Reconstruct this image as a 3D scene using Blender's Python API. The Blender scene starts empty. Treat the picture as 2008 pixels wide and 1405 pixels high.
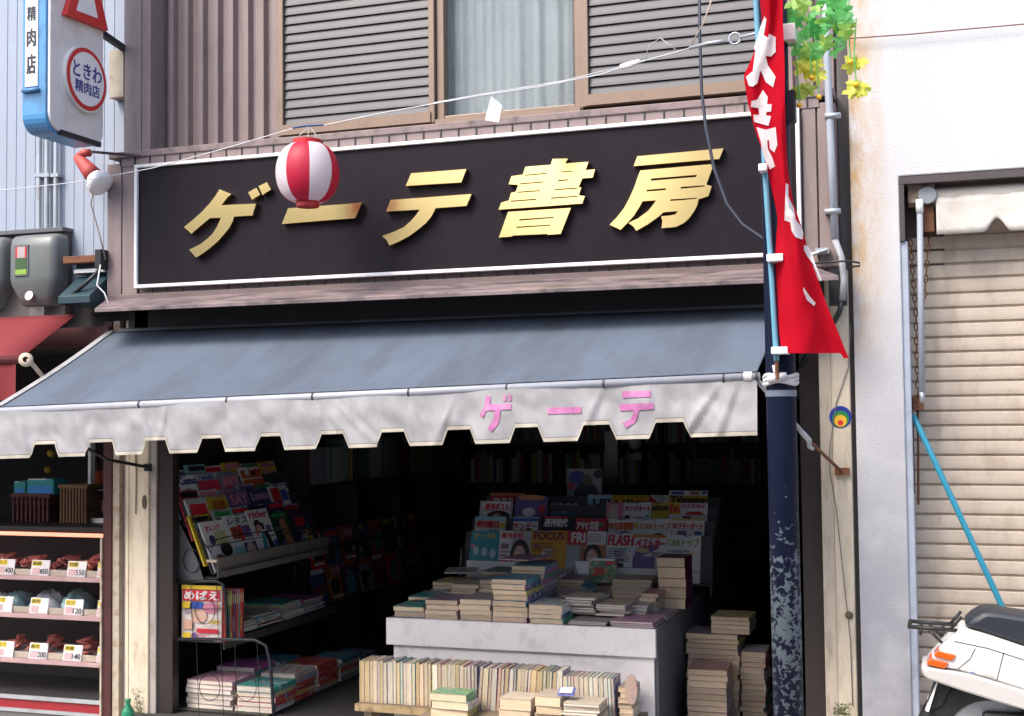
import bpy, bmesh, math, random
from mathutils import Vector, Matrix, noise
random.seed(7)
R_ = math.radians
S = bpy.context.scene
COL = S.collection

# ------------------------------------------------------------------ camera
FPX = 2500.0
PSI, PHI, RHO = R_(18.68), R_(2.667), R_(-0.611)
CAM = Vector((0.0, -5.9, 1.6))
_fw = Vector((-math.sin(PSI)*math.cos(PHI), math.cos(PSI)*math.cos(PHI), math.sin(PHI)))
_r = Vector((math.cos(PSI), math.sin(PSI), 0)); _u = _r.cross(_fw)
_R = _r*math.cos(RHO) + _u*math.sin(RHO); _U = -_r*math.sin(RHO) + _u*math.cos(RHO)
cd = bpy.data.cameras.new('camera'); cd.sensor_width = 36; cd.lens = FPX/2008*36
cd.clip_start = 0.05; cd.clip_end = 600
cam = bpy.data.objects.new('camera', cd); COL.objects.link(cam)
cam.matrix_world = Matrix(((_R.x, _U.x, -_fw.x, CAM.x), (_R.y, _U.y, -_fw.y, CAM.y), (_R.z, _U.z, -_fw.z, CAM.z), (0, 0, 0, 1)))
S.camera = cam

# ------------------------------------------------------------------ world, sun, exposure
SUN_FROM = Vector((-0.42, -0.72, 1.0)).normalized()
W = bpy.data.worlds.new('World'); S.world = W; W.use_nodes = True
wn = W.node_tree.nodes; wn.clear()
sky = wn.new('ShaderNodeTexSky'); sky.sky_type = 'NISHITA'; sky.sun_disc = False
sky.sun_elevation = math.asin(SUN_FROM.z); sky.sun_rotation = math.atan2(SUN_FROM.x, SUN_FROM.y)
sky.air_density = 1.0; sky.dust_density = 3.5; sky.ozone_density = 1.0
bg = wn.new('ShaderNodeBackground'); bg.inputs[1].default_value = 0.15
wo = wn.new('ShaderNodeOutputWorld')
W.node_tree.links.new(sky.outputs[0], bg.inputs[0]); W.node_tree.links.new(bg.outputs[0], wo.inputs[0])
sl = bpy.data.lights.new('sun', 'SUN'); sl.energy = 1.05; sl.angle = R_(20); sl.color = (1, .95, .88)
so = bpy.data.objects.new('sun', sl); COL.objects.link(so)
so.rotation_euler = (-SUN_FROM).to_track_quat('-Z', 'Y').to_euler(); so.location = (0, -3, 12)
S.view_settings.view_transform = 'Standard'; S.view_settings.look = 'None'
S.view_settings.gamma = 1; S.view_settings.use_curve_mapping = False
S.view_settings.exposure = 1.45
S.cycles.max_bounces = 8; S.cycles.transparent_max_bounces = 12

# ------------------------------------------------------------------ pixel helpers: photo pixel -> point on a real plane
def ray(px, py): return _fw*FPX + _R*(px-1004) - _U*(py-702.5)
def P(px, py, Y):
    d = ray(px, py); return CAM + d*((Y-CAM.y)/d.y)
def PXx(px, py, X):
    d = ray(px, py); return CAM + d*((X-CAM.x)/d.x)
def PZ(px, py, Z):
    d = ray(px, py); return CAM + d*((Z-CAM.z)/d.z)

# ------------------------------------------------------------------ materials
MATS = {}
def lin(c):
    if isinstance(c, str):
        c = [int(c[i:i+2], 16)/255 for i in (0, 2, 4)]
        c = [x/12.92 if x <= .04045 else ((x+.055)/1.055)**2.4 for x in c]
    return (c[0], c[1], c[2], 1)
def mat(name, col, rough=.6, metal=0., var=.12, vs=6., fine=.06, fstretch=None, bump=0., bs=60., dirt=None, da=0., ds=3., dlo=.5, dstretch=(1, 1, 1), spec=.5, trans=0., alpha=1., sss=0., orand=0.):
    """procedural surface: base colour with broad and fine variation, stains, bump"""
    if name in MATS: return MATS[name]
    m = bpy.data.materials.new(name); m.use_nodes = True; nt = m.node_tree; N = nt.nodes; L = nt.links
    b = N['Principled BSDF']
    tc = N.new('ShaderNodeTexCoord'); geo = N.new('ShaderNodeNewGeometry')
    base = lin(col)
    n1 = N.new('ShaderNodeTexNoise'); n1.inputs['Scale'].default_value = vs; n1.inputs['Detail'].default_value = 5
    L.new(geo.outputs['Position'], n1.inputs['Vector'])
    n2 = N.new('ShaderNodeTexNoise'); n2.inputs['Scale'].default_value = bs; n2.inputs['Detail'].default_value = 2
    if fstretch:
        mpf = N.new('ShaderNodeMapping'); mpf.inputs['Scale'].default_value = fstretch
        L.new(geo.outputs['Position'], mpf.inputs[0]); L.new(mpf.outputs[0], n2.inputs['Vector'])
    else: L.new(geo.outputs['Position'], n2.inputs['Vector'])
    ma = N.new('ShaderNodeMath'); ma.operation = 'MULTIPLY_ADD'; ma.inputs[1].default_value = var*2; ma.inputs[2].default_value = 1-var
    L.new(n1.outputs[0], ma.inputs[0])
    mb = N.new('ShaderNodeMath'); mb.operation = 'MULTIPLY_ADD'; mb.inputs[1].default_value = fine*2; mb.inputs[2].default_value = -fine
    L.new(n2.outputs[0], mb.inputs[0])
    mc = N.new('ShaderNodeMath'); mc.operation = 'ADD'; L.new(ma.outputs[0], mc.inputs[0]); L.new(mb.outputs[0], mc.inputs[1])
    last = mc.outputs[0]
    if orand:
        oi = N.new('ShaderNodeObjectInfo'); mo = N.new('ShaderNodeMath'); mo.operation = 'MULTIPLY_ADD'
        mo.inputs[1].default_value = 2*orand; mo.inputs[2].default_value = 1-orand
        L.new(oi.outputs['Random'], mo.inputs[0])
        mm = N.new('ShaderNodeMath'); mm.operation = 'MULTIPLY'; L.new(last, mm.inputs[0]); L.new(mo.outputs[0], mm.inputs[1]); last = mm.outputs[0]
    vm = N.new('ShaderNodeVectorMath'); vm.operation = 'SCALE'; vm.inputs[0].default_value = base[:3]
    L.new(last, vm.inputs['Scale'])
    out = vm.outputs[0]
    if dirt is not None:
        mp = N.new('ShaderNodeMapping'); mp.inputs['Scale'].default_value = dstretch
        L.new(geo.outputs['Position'], mp.inputs[0])
        n3 = N.new('ShaderNodeTexNoise'); n3.inputs['Scale'].default_value = ds; n3.inputs['Detail'].default_value = 8; n3.inputs['Roughness'].default_value = .65
        L.new(mp.outputs[0], n3.inputs['Vector'])
        cr = N.new('ShaderNodeValToRGB'); cr.color_ramp.elements[0].position = dlo; cr.color_ramp.elements[1].position = dlo+.22
        cr.color_ramp.elements[0].color = (0, 0, 0, 1); cr.color_ramp.elements[1].color = (da, da, da, 1)
        L.new(n3.outputs[0], cr.inputs[0])
        mx = N.new('ShaderNodeMix'); mx.data_type = 'RGBA'
        L.new(cr.outputs[0], mx.inputs[0]); L.new(out, mx.inputs[6]); mx.inputs[7].default_value = lin(dirt)
        out = mx.outputs[2]
    L.new(out, b.inputs['Base Color'])
    b.inputs['Roughness'].default_value = rough; b.inputs['Metallic'].default_value = metal
    b.inputs['Specular IOR Level'].default_value = spec
    if trans: b.inputs['Transmission Weight'].default_value = trans
    if alpha < 1: b.inputs['Alpha'].default_value = alpha
    if bump:
        bp = N.new('ShaderNodeBump'); bp.inputs['Strength'].default_value = bump; bp.inputs['Distance'].default_value = .004
        L.new(n2.outputs[0], bp.inputs['Height']); L.new(bp.outputs[0], b.inputs['Normal'])
    MATS[name] = m
    return m
PHOTO = {(.58, .34, .26), (.03, .018, .018), (.16, .1, .28), (.64, .42, .33), (.42, .16, .1), (.05, .05, .12), (.3, .06, .04), (.45, .4, .42)}
def flat(col, rough=.45):
    """printed ink colour"""
    if not isinstance(col, str) and tuple(col) in PHOTO: return mat('photo_'+'_'.join('%.3f' % c for c in col), col, rough=rough, var=.45, vs=55, fine=.25, bs=160)
    key = 'ink_'+(col if isinstance(col, str) else '_'.join('%.3f' % c for c in col))
    return mat(key, col, rough=rough, var=.07, vs=25, fine=.05)
def translucent(name, col, amount, **k):
    """cloth that lets some light through"""
    if name in MATS: return MATS[name]
    m = mat(name, col, **k); nt = m.node_tree; N = nt.nodes; L = nt.links
    b = N['Principled BSDF']; o = N['Material Output']
    t = N.new('ShaderNodeBsdfTranslucent'); mx = N.new('ShaderNodeMixShader'); mx.inputs[0].default_value = amount
    src = b.inputs['Base Color'].links[0].from_socket; L.new(src, t.inputs[0])
    L.new(b.outputs[0], mx.inputs[1]); L.new(t.outputs[0], mx.inputs[2]); L.new(mx.outputs[0], o.inputs[0])
    return m
def printed(name, pal, scale=14., stretch=(1, 1, 1)):
    """printed cover: every copy takes its own main colour from the palette, with a few patches of the others"""
    if name in MATS: return MATS[name]
    m = bpy.data.materials.new(name); m.use_nodes = True; nt = m.node_tree; N = nt.nodes; L = nt.links
    b = N['Principled BSDF']; b.inputs['Roughness'].default_value = .42
    geo = N.new('ShaderNodeNewGeometry'); mp = N.new('ShaderNodeMapping'); mp.inputs['Scale'].default_value = stretch
    oi = N.new('ShaderNodeObjectInfo'); ad = N.new('ShaderNodeVectorMath'); ad.operation = 'ADD'
    L.new(geo.outputs['Position'], ad.inputs[0]); sc_ = N.new('ShaderNodeVectorMath'); sc_.operation = 'SCALE'; sc_.inputs[0].default_value = (7, 3, 5)
    L.new(oi.outputs['Random'], sc_.inputs['Scale']); L.new(sc_.outputs[0], ad.inputs[1]); L.new(ad.outputs[0], mp.inputs[0])
    def ramp(lo, hi):
        cr = N.new('ShaderNodeValToRGB'); cr.color_ramp.interpolation = 'CONSTANT'; e = cr.color_ramp.elements; n = len(pal)
        for i, c in enumerate(pal):
            pos = 0.0 if i == 0 else lo+(hi-lo)*(i-1)/(n-1)
            if i < 2: el = e[i]; el.position = pos
            else: el = e.new(pos)
            el.color = lin(c)
        return cr
    main = ramp(.2, 1.0); L.new(oi.outputs['Random'], main.inputs[0])
    v = N.new('ShaderNodeTexNoise'); v.inputs['Scale'].default_value = scale*.6; v.inputs['Detail'].default_value = 3
    L.new(mp.outputs[0], v.inputs['Vector']); pat = ramp(.38, .66); L.new(v.outputs[0], pat.inputs[0])
    v2 = N.new('ShaderNodeTexNoise'); v2.inputs['Scale'].default_value = scale; v2.inputs['Detail'].default_value = 2
    L.new(mp.outputs[0], v2.inputs['Vector']); st = N.new('ShaderNodeMapRange'); st.inputs[1].default_value = .5; st.inputs[2].default_value = .56; st.inputs[4].default_value = .75
    L.new(v2.outputs[0], st.inputs[0])
    mx = N.new('ShaderNodeMix'); mx.data_type = 'RGBA'; L.new(st.outputs[0], mx.inputs[0]); L.new(main.outputs[0], mx.inputs[6]); L.new(pat.outputs[0], mx.inputs[7])
    L.new(mx.outputs[2], b.inputs['Base Color'])
    MATS[name] = m
    return m

# ------------------------------------------------------------------ mesh builder
WORIG = {}
class MB:
    def __init__(s): s.v = []; s.f = []; s.mi = []; s.mats = []
    def m(s, material):
        if material not in s.mats: s.mats.append(material)
        return s.mats.index(material)
    def poly(s, pts, material, faces=None):
        i0 = len(s.v); k = s.m(material); s.v += [Vector(p) for p in pts]
        if faces is None: faces = [tuple(range(len(pts)))]
        for f in faces: s.f.append(tuple(i0+i for i in f)); s.mi.append(k)
        return s
    def box(s, x0, x1, y0, y1, z0, z1, material, M=None):
        p = [Vector((x, y, z)) for x in (x0, x1) for y in (y0, y1) for z in (z0, z1)]
        if M is not None: p = [M @ q for q in p]
        return s.poly(p, material, [(0, 1, 3, 2), (4, 6, 7, 5), (0, 4, 5, 1), (2, 3, 7, 6), (0, 2, 6, 4), (1, 5, 7, 3)])
    def bar(s, a, b, w, h, material, up=(0, 0, 1)):
        a = Vector(a); b = Vector(b); d = (b-a); n = d.length; d.normalize()
        u = Vector(up); r = d.cross(u)
        if r.length < 1e-4: r = d.cross(Vector((0, 1, 0)))
        r.normalize(); u = r.cross(d)
        M = Matrix(((d.x, r.x, u.x, a.x), (d.y, r.y, u.y, a.y), (d.z, r.z, u.z, a.z), (0, 0, 0, 1)))
        return s.box(0, n, -w/2, w/2, -h/2, h/2, material, M)
    def tube(s, pts, r, material, seg=8, caps=True):
        pts = [Vector(p) for p in pts]; n = len(pts)
        rr = r if isinstance(r, (list, tuple)) else [r]*n
        i0 = len(s.v); k = s.m(material)
        t0 = (pts[1]-pts[0]).normalized()
        a = t0.cross(Vector((0, 0, 1)))
        if a.length < .1: a = t0.cross(Vector((1, 0, 0)))
        a.normalize()
        for i, p in enumerate(pts):
            t = (pts[min(i+1, n-1)]-pts[max(i-1, 0)]).normalized()
            a = (a - t*a.dot(t)).normalized(); b = t.cross(a)
            for j in range(seg):
                an = 2*math.pi*j/seg
                s.v.append(p + (a*math.cos(an)+b*math.sin(an))*rr[i])
        for i in range(n-1):
            for j in range(seg):
                j2 = (j+1) % seg
                s.f.append((i0+i*seg+j, i0+i*seg+j2, i0+(i+1)*seg+j2, i0+(i+1)*seg+j)); s.mi.append(k)
        if caps:
            s.f.append(tuple(i0+j for j in reversed(range(seg)))); s.mi.append(k)
            s.f.append(tuple(i0+(n-1)*seg+j for j in range(seg))); s.mi.append(k)
        return s
    def lathe(s, prof, c, material, seg=24, axis=(0, 0, 1), mfun=None):
        """prof: list of (radius, height along axis)"""
        ax = Vector(axis).normalized(); a = ax.cross(Vector((0, 1, 0)))
        if a.length < .1: a = ax.cross(Vector((1, 0, 0)))
        a.normalize(); b = ax.cross(a); c = Vector(c); i0 = len(s.v); n = len(prof)
        for r, h in prof:
            for j in range(seg):
                an = 2*math.pi*j/seg; s.v.append(c+ax*h+(a*math.cos(an)+b*math.sin(an))*r)
        for i in range(n-1):
            for j in range(seg):
                j2 = (j+1) % seg
                s.f.append((i0+i*seg+j, i0+i*seg+j2, i0+(i+1)*seg+j2, i0+(i+1)*seg+j))
                s.mi.append(s.m(mfun(j, seg) if mfun else material))
        return s
    def prism(s, pts, d, material):
        """polygon pts (3d) extruded by vector d"""
        n = len(pts); pts = [Vector(p) for p in pts]; d = Vector(d)
        q = pts+[p+d for p in pts]
        fs = [tuple(range(n)), tuple(reversed(range(n, 2*n)))]
        for i in range(n): j = (i+1) % n; fs.append((j, i, n+i, n+j))
        return s.poly(q, material, fs)
    def grid(s, fn, nu, nv, material):
        i0 = len(s.v); k = s.m(material)
        for i in range(nu+1):
            for j in range(nv+1): s.v.append(Vector(fn(i/nu, j/nv)))
        for i in range(nu):
            for j in range(nv):
                a = i0+i*(nv+1)+j
                s.f.append((a, a+nv+1, a+nv+2, a+1)); s.mi.append(k)
        return s
    def add(s, other_v, other_f, material, M):
        i0 = len(s.v); k = s.m(material)
        s.v += [M @ Vector(p) for p in other_v]
        for f in other_f: s.f.append(tuple(i0+i for i in f)); s.mi.append(k)
        return s
    def build(s, name, parent=None, origin=None, smooth=False, bevel=0., recalc=True, kind=None, thick=0.):
        xs = [p for p in s.v]
        lo = Vector((min(p.x for p in xs), min(p.y for p in xs), min(p.z for p in xs)))
        hi = Vector((max(p.x for p in xs), max(p.y for p in xs), max(p.z for p in xs)))
        o = Vector(origin) if origin is not None else Vector(((lo.x+hi.x)/2, (lo.y+hi.y)/2, lo.z))
        me = bpy.data.meshes.new(name)
        me.from_pydata([p-o for p in s.v], [], s.f)
        for mm in s.mats: me.materials.append(mm)
        me.polygons.foreach_set('material_index', s.mi)
        if recalc:
            bm = bmesh.new(); bm.from_mesh(me); bmesh.ops.recalc_face_normals(bm, faces=bm.faces); bm.to_mesh(me); bm.free()
        if smooth: me.polygons.foreach_set('use_smooth', [True]*len(me.polygons))
        me.update()
        ob = bpy.data.objects.new(name, me); COL.objects.link(ob)
        WORIG[ob] = o
        if parent is not None:
            ob.parent = parent; ob.location = o-WORIG[parent]
        else: ob.location = o
        if bevel:
            bv = ob.modifiers.new('bevel', 'BEVEL'); bv.width = bevel; bv.segments = 2; bv.limit_method = 'ANGLE'
        if thick:
            sd = ob.modifiers.new('solid', 'SOLIDIFY'); sd.thickness = thick
        if kind: ob['kind'] = kind
        return ob
def tag(o, label, cat, group=None):
    o['label'] = label; o['category'] = cat
    if group: o['group'] = group
    return o
def thing(name, label, cat, loc, group=None):
    o = bpy.data.objects.new(name, None); COL.objects.link(o); o.location = loc; o.empty_display_size = .1
    WORIG[o] = Vector(loc); return tag(o, label, cat, group)
def struct(o): o['kind'] = 'structure'; return o
def smooth_by_angle(o, ang=40):
    o.data.polygons.foreach_set('use_smooth', [True]*len(o.data.polygons))
    try: o.data.set_sharp_from_angle(angle=R_(ang))
    except Exception: pass
    return o
ORD = ['first', 'second', 'third', 'fourth', 'fifth', 'sixth', 'seventh', 'eighth', 'ninth', 'tenth', 'eleventh', 'twelfth', 'thirteenth', 'fourteenth', 'fifteenth', 'sixteenth', 'seventeenth', 'eighteenth', 'nineteenth', 'twentieth']
def nth(i):
    if i < 20: return ORD[i]
    t = ['twenty', 'thirty', 'forty', 'fifty', 'sixty'][(i+1)//10-2]; r = (i+1) % 10
    return (t[:-1]+'ieth') if r == 0 else t+'-'+ORD[r-1]

# ------------------------------------------------------------------ lettering (made while the scene is still small)
_tc = bpy.data.curves.new('lettering', 'FONT'); _to = bpy.data.objects.new('lettering', _tc); COL.objects.link(_to)
TXT = {}
def text(body, bold=.018):
    k = (body, bold)
    if k in TXT: return TXT[k]
    _tc.body = body; _tc.offset = bold; _tc.resolution_u = 3
    dg = bpy.context.evaluated_depsgraph_get(); dg.update()
    me = bpy.data.meshes.new_from_object(_to.evaluated_get(dg))
    v = [p.co.copy() for p in me.vertices]; f = [tuple(p.vertices) for p in me.polygons]
    bpy.data.meshes.remove(me)
    x0 = min(p.x for p in v); x1 = max(p.x for p in v); y0 = min(p.y for p in v); y1 = max(p.y for p in v)
    v = [Vector(((p.x-x0)/(x1-x0), (p.y-y0)/(y1-y0), 0)) for p in v]
    TXT[k] = (v, f); return TXT[k]
for _t in ['精', '肉', '店', 'ときわ', '精肉店', 'めばえ', 'FOCUS', 'FRI', 'DAY', 'FLASH', 'ベストカー', 'CARトップ', 'ホリデーオート', '中古車情報', 'アサヒ芸能', '週刊現代', 'AERA', '宝島時代', 'TVstation', 'ation', 'ヤングオート', '週刊朝日', '週刊女性', '週刊ポスト', '実話', 'UP', 'B6', 'Como', 'SAY', 'Lemon', 'rider', 'with', 'オレンジ', 'レタス', '料理', '400', '450', '550', '200', '120', '160', 'ビーパル', 'サンデー', '120', '140', 'コロッケ', 'カツ', 'ハム', '豚肉', '特選', 'ロース']:
    text(_t, 0.)
def put_text(mb, body, M, x0, x1, y0, y1, material, slant=0., bold=None):
    v, f = text(body, 0.); b_ = .03 if bold is None else bold*1.6
    e = b_*(y1-y0)
    for k, (dx, dy) in enumerate(((0, 0), (e, 0), (-e, 0), (0, e*.6), (0, -e*.6))):
        A = M @ Matrix(((x1-x0, slant*(y1-y0), 0, x0+dx), (0, y1-y0, 0, y0+dy), (0, 0, 1, .00004*k), (0, 0, 0, 1)))
        mb.add(v, f, material, A)
def curve_mesh(polys, extrude=0., bevel=0.):
    """2-d outlines with holes -> filled (verts, faces) in local xy, extruded along z"""
    cu = bpy.data.curves.new('outline', 'CURVE'); cu.dimensions = '2D'; cu.fill_mode = 'BOTH'; cu.extrude = extrude
    if bevel: cu.bevel_depth = bevel; cu.bevel_resolution = 0
    for pl in polys:
        sp = cu.splines.new('POLY'); sp.points.add(len(pl)-1); sp.use_cyclic_u = True
        for i, (x, y) in enumerate(pl): sp.points[i].co = (x, y, 0, 1)
    ob = bpy.data.objects.new('outline', cu); COL.objects.link(ob)
    dg = bpy.context.evaluated_depsgraph_get(); dg.update()
    me = bpy.data.meshes.new_from_object(ob.evaluated_get(dg))
    v = [p.co.copy() for p in me.vertices]; f = [tuple(p.vertices) for p in me.polygons]
    bpy.data.meshes.remove(me); bpy.data.objects.remove(ob); bpy.data.curves.remove(cu)
    return v, f

def zoomed(ox, oy, sc, pts): return [(ox+x/sc, oy+y/sc) for x, y in pts]
GE = [zoomed(350, 340, 7.805, p) for p in (
 [(625,250),(800,322),(745,370),(650,495),(860,480),(1185,470),(1130,645),(850,662),(825,740),(780,830),(700,930),(600,1040),(480,1145),(380,1220),(265,1290),(165,1170),(240,1135),(340,1085),(430,1015),(520,930),(590,820),(650,680),(480,685),(330,810),(195,925),(85,825),(220,715),(350,600),(470,470),(550,370)],
 [(1065,295),(1190,225),(1245,330),(1125,405)], [(1225,200),(1350,140),(1410,250),(1285,332)])]
BAR = [zoomed(540, 380, 11.156, [(275,325),(1880,210),(1745,530),(145,660)])]
TE = [zoomed(740, 320, 7.805, p) for p in (
 [(515,160),(1360,95),(1285,295),(435,350)],
 [(200,570),(1440,475),(1365,655),(890,690),(830,810),(740,920),(620,1020),(480,1120),(330,1200),(185,1262),(140,1180),(75,1120),(250,1055),(400,985),(510,890),(590,800),(650,712),(135,740)])]
SHO = [zoomed(970, 300, 7.805, p) for p in (
 [(885,95),(1120,90),(1075,165),(1435,140),(1390,265),(1535,255),(1500,378),(1340,390),(1285,525),(1325,535),(1285,650),(1380,665),(1340,775),(60,870),(100,765),(215,730),(250,615),(325,595),(360,490),(215,480),(255,360),(430,335),(470,215),(860,185)],
 [(460,337),(800,305),(800,322),(460,354)], [(1015,287),(1185,273),(1185,290),(1015,304)],
 [(385,468),(745,437),(745,455),(385,486)], [(965,418),(1130,404),(1130,424),(965,438)],
 [(345,597),(690,571),(690,590),(345,614)], [(915,555),(1268,532),(1268,550),(915,574)],
 [(245,733),(640,702),(640,722),(245,752)], [(860,685),(1268,657),(1268,675),(860,706)],
 [(205,905),(1165,845),(1010,1240),(810,1255),(800,1240),(280,1265),(260,1280),(65,1295)],
 [(380,1015),(905,980),(900,1000),(375,1040)], [(335,1130),(855,1100),(850,1118),(330,1152)])]
BO = [zoomed(1190, 280, 7.396, p) for p in (
 [(440,200),(1690,85),(1630,235),(390,340)],
 [(485,405),(1510,315),(1525,380),(1440,610),(1520,635),(1470,775),(1330,820),(1310,900),(1260,1000),(1190,1100),(1110,1170),(1000,1220),(795,1240),(805,1140),(790,1070),(900,1060),(990,1045),(1035,990),(820,1010),(740,1080),(600,1180),(425,1280),(390,1220),(315,1165),(450,1100),(600,990),(680,890),(715,835),(515,850),(480,920),(390,1060),(300,1160),(200,1265),(40,1190),(140,1090),(250,950),(330,800),(400,640),(440,520)],
 [(645,520),(1310,465),(1295,500),(635,555)], [(580,685),(860,660),(850,690),(570,712)],
 [(1075,640),(1425,617),(1418,640),(1065,670)], [(925,822),(1310,797),(1300,817),(915,850)])]
PGE = [zoomed(930, 750, 5.427, p) for p in (
 [(125,150),(180,150),(175,235),(400,225),(400,290),(290,295),(285,370),(265,450),(200,530),(155,490),(215,400),(230,300),(140,305),(95,385),(55,350),(115,270)],
 [(315,135),(350,135),(348,200),(315,200)], [(370,130),(400,130),(400,198),(370,198)])]
PBAR = [zoomed(930, 750, 5.427, [(780,270),(1140,262),(1138,330),(782,340)])]
PTE = [zoomed(930, 750, 5.427, p) for p in (
 [(1570,95),(1880,88),(1880,155),(1572,168)],
 [(1535,235),(1915,220),(1915,288),(1755,298),(1740,360),(1710,430),(1610,490),(1570,435),(1650,395),(1685,350),(1695,300),(1538,308)])]
FLAG_MARKS = [zoomed(1430, 0, 3.904, p) for p in (
 [(270,125),(285,150),(265,270),(295,290),(305,260),(355,285),(355,400),(320,435),(280,430),(295,500),(355,590),(335,670),(280,630),(240,540),(215,640),(180,665),(150,660),(128,590),(180,545),(200,390),(190,370),(240,200)],
 [(258,690),(295,745),(290,800),(325,800),(320,855),(285,860),(280,885),(320,890),(300,965),(190,935),(185,880),(230,880),(225,830),(165,820),(170,775),(215,765)],
 [(208,975),(280,995),(355,975),(368,1110),(345,1170),(310,1140),(305,1075),(290,1075),(295,1140),(330,1210),(350,1275),(310,1300),(262,1200),(242,1090)])]
FLAG_MARKS += [zoomed(1460, 320, 3.512, p) for p in (
 [(285,140),(303,150),(302,230),(340,310),(352,390),(390,440),(405,480),(400,528),(350,510),(325,470),(315,410),(275,395),(280,240)],
 [(410,565),(440,575),(465,620),(485,690),(530,800),(525,820),(475,700),(430,640),(410,600)],
 [(405,855),(450,920),(490,965),(480,985),(430,945),(405,880)])]
def plane_polys(polys, Y): return [[(P(x, y, Y).x, P(x, y, Y).z) for x, y in pl] for pl in polys]
SIGN_LETTERS = [(n, curve_mesh(plane_polys(pl, -.125), .015, .0012)) for n, pl in (('ge', GE), ('dash', BAR), ('te', TE), ('sho', SHO), ('bo', BO))]
PINK = [curve_mesh(plane_polys(pl, -.915)) for pl in (PGE, PBAR, PTE)]
FLAGV = [curve_mesh([pl]) for pl in FLAG_MARKS]
bpy.data.objects.remove(_to)
#SPLIT1

# ------------------------------------------------------------------ shared materials
siding = mat('mauve_painted_steel', (.235, .178, .170), .5, var=.14, vs=5, dirt=(.12, .09, .09), da=.5, ds=4, dstretch=(6, 6, .8))
siding_dark = mat('brown_steel_trim', (.16, .115, .11), .5, dirt=(.06, .045, .04), da=.6, ds=5)
bluewall = mat('pale_blue_steel', (.30, .345, .42), .55, var=.08, vs=3, dirt=(.3, .32, .36), da=.5, ds=2.5, dstretch=(6, 6, .6))
alu = mat('bronze_aluminium', (.235, .165, .12), .4, metal=.25, var=.08, dirt=(.12, .09, .07), da=.5, ds=6)
louver_m = mat('grey_louvre_paint', (.078, .077, .083), .5, var=.1, vs=8, dirt=(.12, .11, .11), da=.5, ds=7, dstretch=(1, 1, 5))
cream = mat('cream_paint', (.60, .52, .40), .6, var=.12, vs=4, dirt=(.30, .24, .16), da=.7, ds=6, dstretch=(3, 3, .7))
greytrim = mat('grey_trim_paint', (.36, .32, .30), .6, dirt=(.15, .12, .1), da=.6, ds=6)
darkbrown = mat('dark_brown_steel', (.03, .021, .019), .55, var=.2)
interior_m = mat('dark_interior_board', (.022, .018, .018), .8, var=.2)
black = mat('black_paint', (.012, .012, .014), .45)
blackiron = mat('black_wire', (.014, .014, .017), .4, metal=.2)
galv = mat('galvanised_steel', (.42, .45, .48), .42, metal=.45, var=.12, dirt=(.22, .2, .18), da=.6, ds=8)
greypipe = mat('grey_conduit_paint', (.34, .37, .42), .5, var=.1)
rust = mat('rusty_steel', (.16, .06, .025), .8, var=.4, vs=30, dirt=(.05, .03, .02), da=1, ds=25)
rustpaint = mat('rust_stained_paint', (.42, .36, .28), .7, var=.2, vs=20, dirt=(.18, .07, .025), da=1., ds=14)
white = mat('white_paint', (.78, .78, .77), .45, var=.06, dirt=(.5, .48, .44), da=.5, ds=7)
whiteplastic = mat('white_plastic', (.8, .8, .8), .35, var=.03)
page = mat('page_edges', (.60, .46, .31), .85, var=.14, vs=9, fine=.35, bs=60, fstretch=(.3, .3, 5), orand=.16)
page_w = mat('white_page_edges', (.66, .59, .50), .85, var=.1, fine=.3, bs=60, fstretch=(.3, .3, 5), orand=.12)
redpaint = mat('red_paint', (.5, .02, .03), .4)

shm = mat('beige_shutter_paint', (.56, .475, .385), .5, var=.1, vs=3, fine=.08, dirt=(.34, .26, .19), da=.6, ds=5, dstretch=(2.5, 1, 1.2))

# ------------------------------------------------------------------ ground
asph = mat('asphalt', (.055, .055, .057), .9, var=.2, vs=2, fine=.3, bs=200, bump=.5)
struct(MB().box(-150, 150, -150, 150, -.5, -.12, asph).build('ground', origin=(0, 0, -.12)))
pave = mat('pavement_concrete', (.48, .46, .43), .9, var=.15, vs=3)
def pave_z(x): return .03 if x > -1 else (.03-(-1-x)*.08/3.2 if x > -4.2 else -.05-(-4.2-x)*.004)
struct(MB().prism([(-12, -1.8, -.3), (-12, -1.8, pave_z(-12)), (-4.2, -1.8, -.05), (-1, -1.8, .03), (7, -1.8, .03), (7, -1.8, -.3)], (0, 1.795, 0), pave).build('pavement'))
struct(MB().box(-12, 7, -.004, 6, -.3, -.001, mat('dark_step_concrete', (.12, .115, .11), .9)).build('shop_step'))

# ------------------------------------------------------------------ bookshop building
shop = thing('bookshop_building', 'two-storey bookshop clad in mauve ribbed metal with open dark shopfront', 'building', (-2.4, 1, 0))
# shell
b = MB()
XL, XR, YB = -4.27, -.40, 4.6
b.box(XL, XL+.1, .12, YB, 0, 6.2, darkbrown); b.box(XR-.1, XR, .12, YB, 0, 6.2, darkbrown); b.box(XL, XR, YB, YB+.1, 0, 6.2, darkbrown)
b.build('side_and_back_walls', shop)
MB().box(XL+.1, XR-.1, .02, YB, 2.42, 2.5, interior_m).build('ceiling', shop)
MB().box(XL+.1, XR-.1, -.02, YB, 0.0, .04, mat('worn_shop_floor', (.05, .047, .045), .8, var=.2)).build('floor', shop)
MB().box(XL-.1, XR+.05, -.1, YB+.2, 6.2, 6.35, siding_dark).build('roof', shop)
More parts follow.
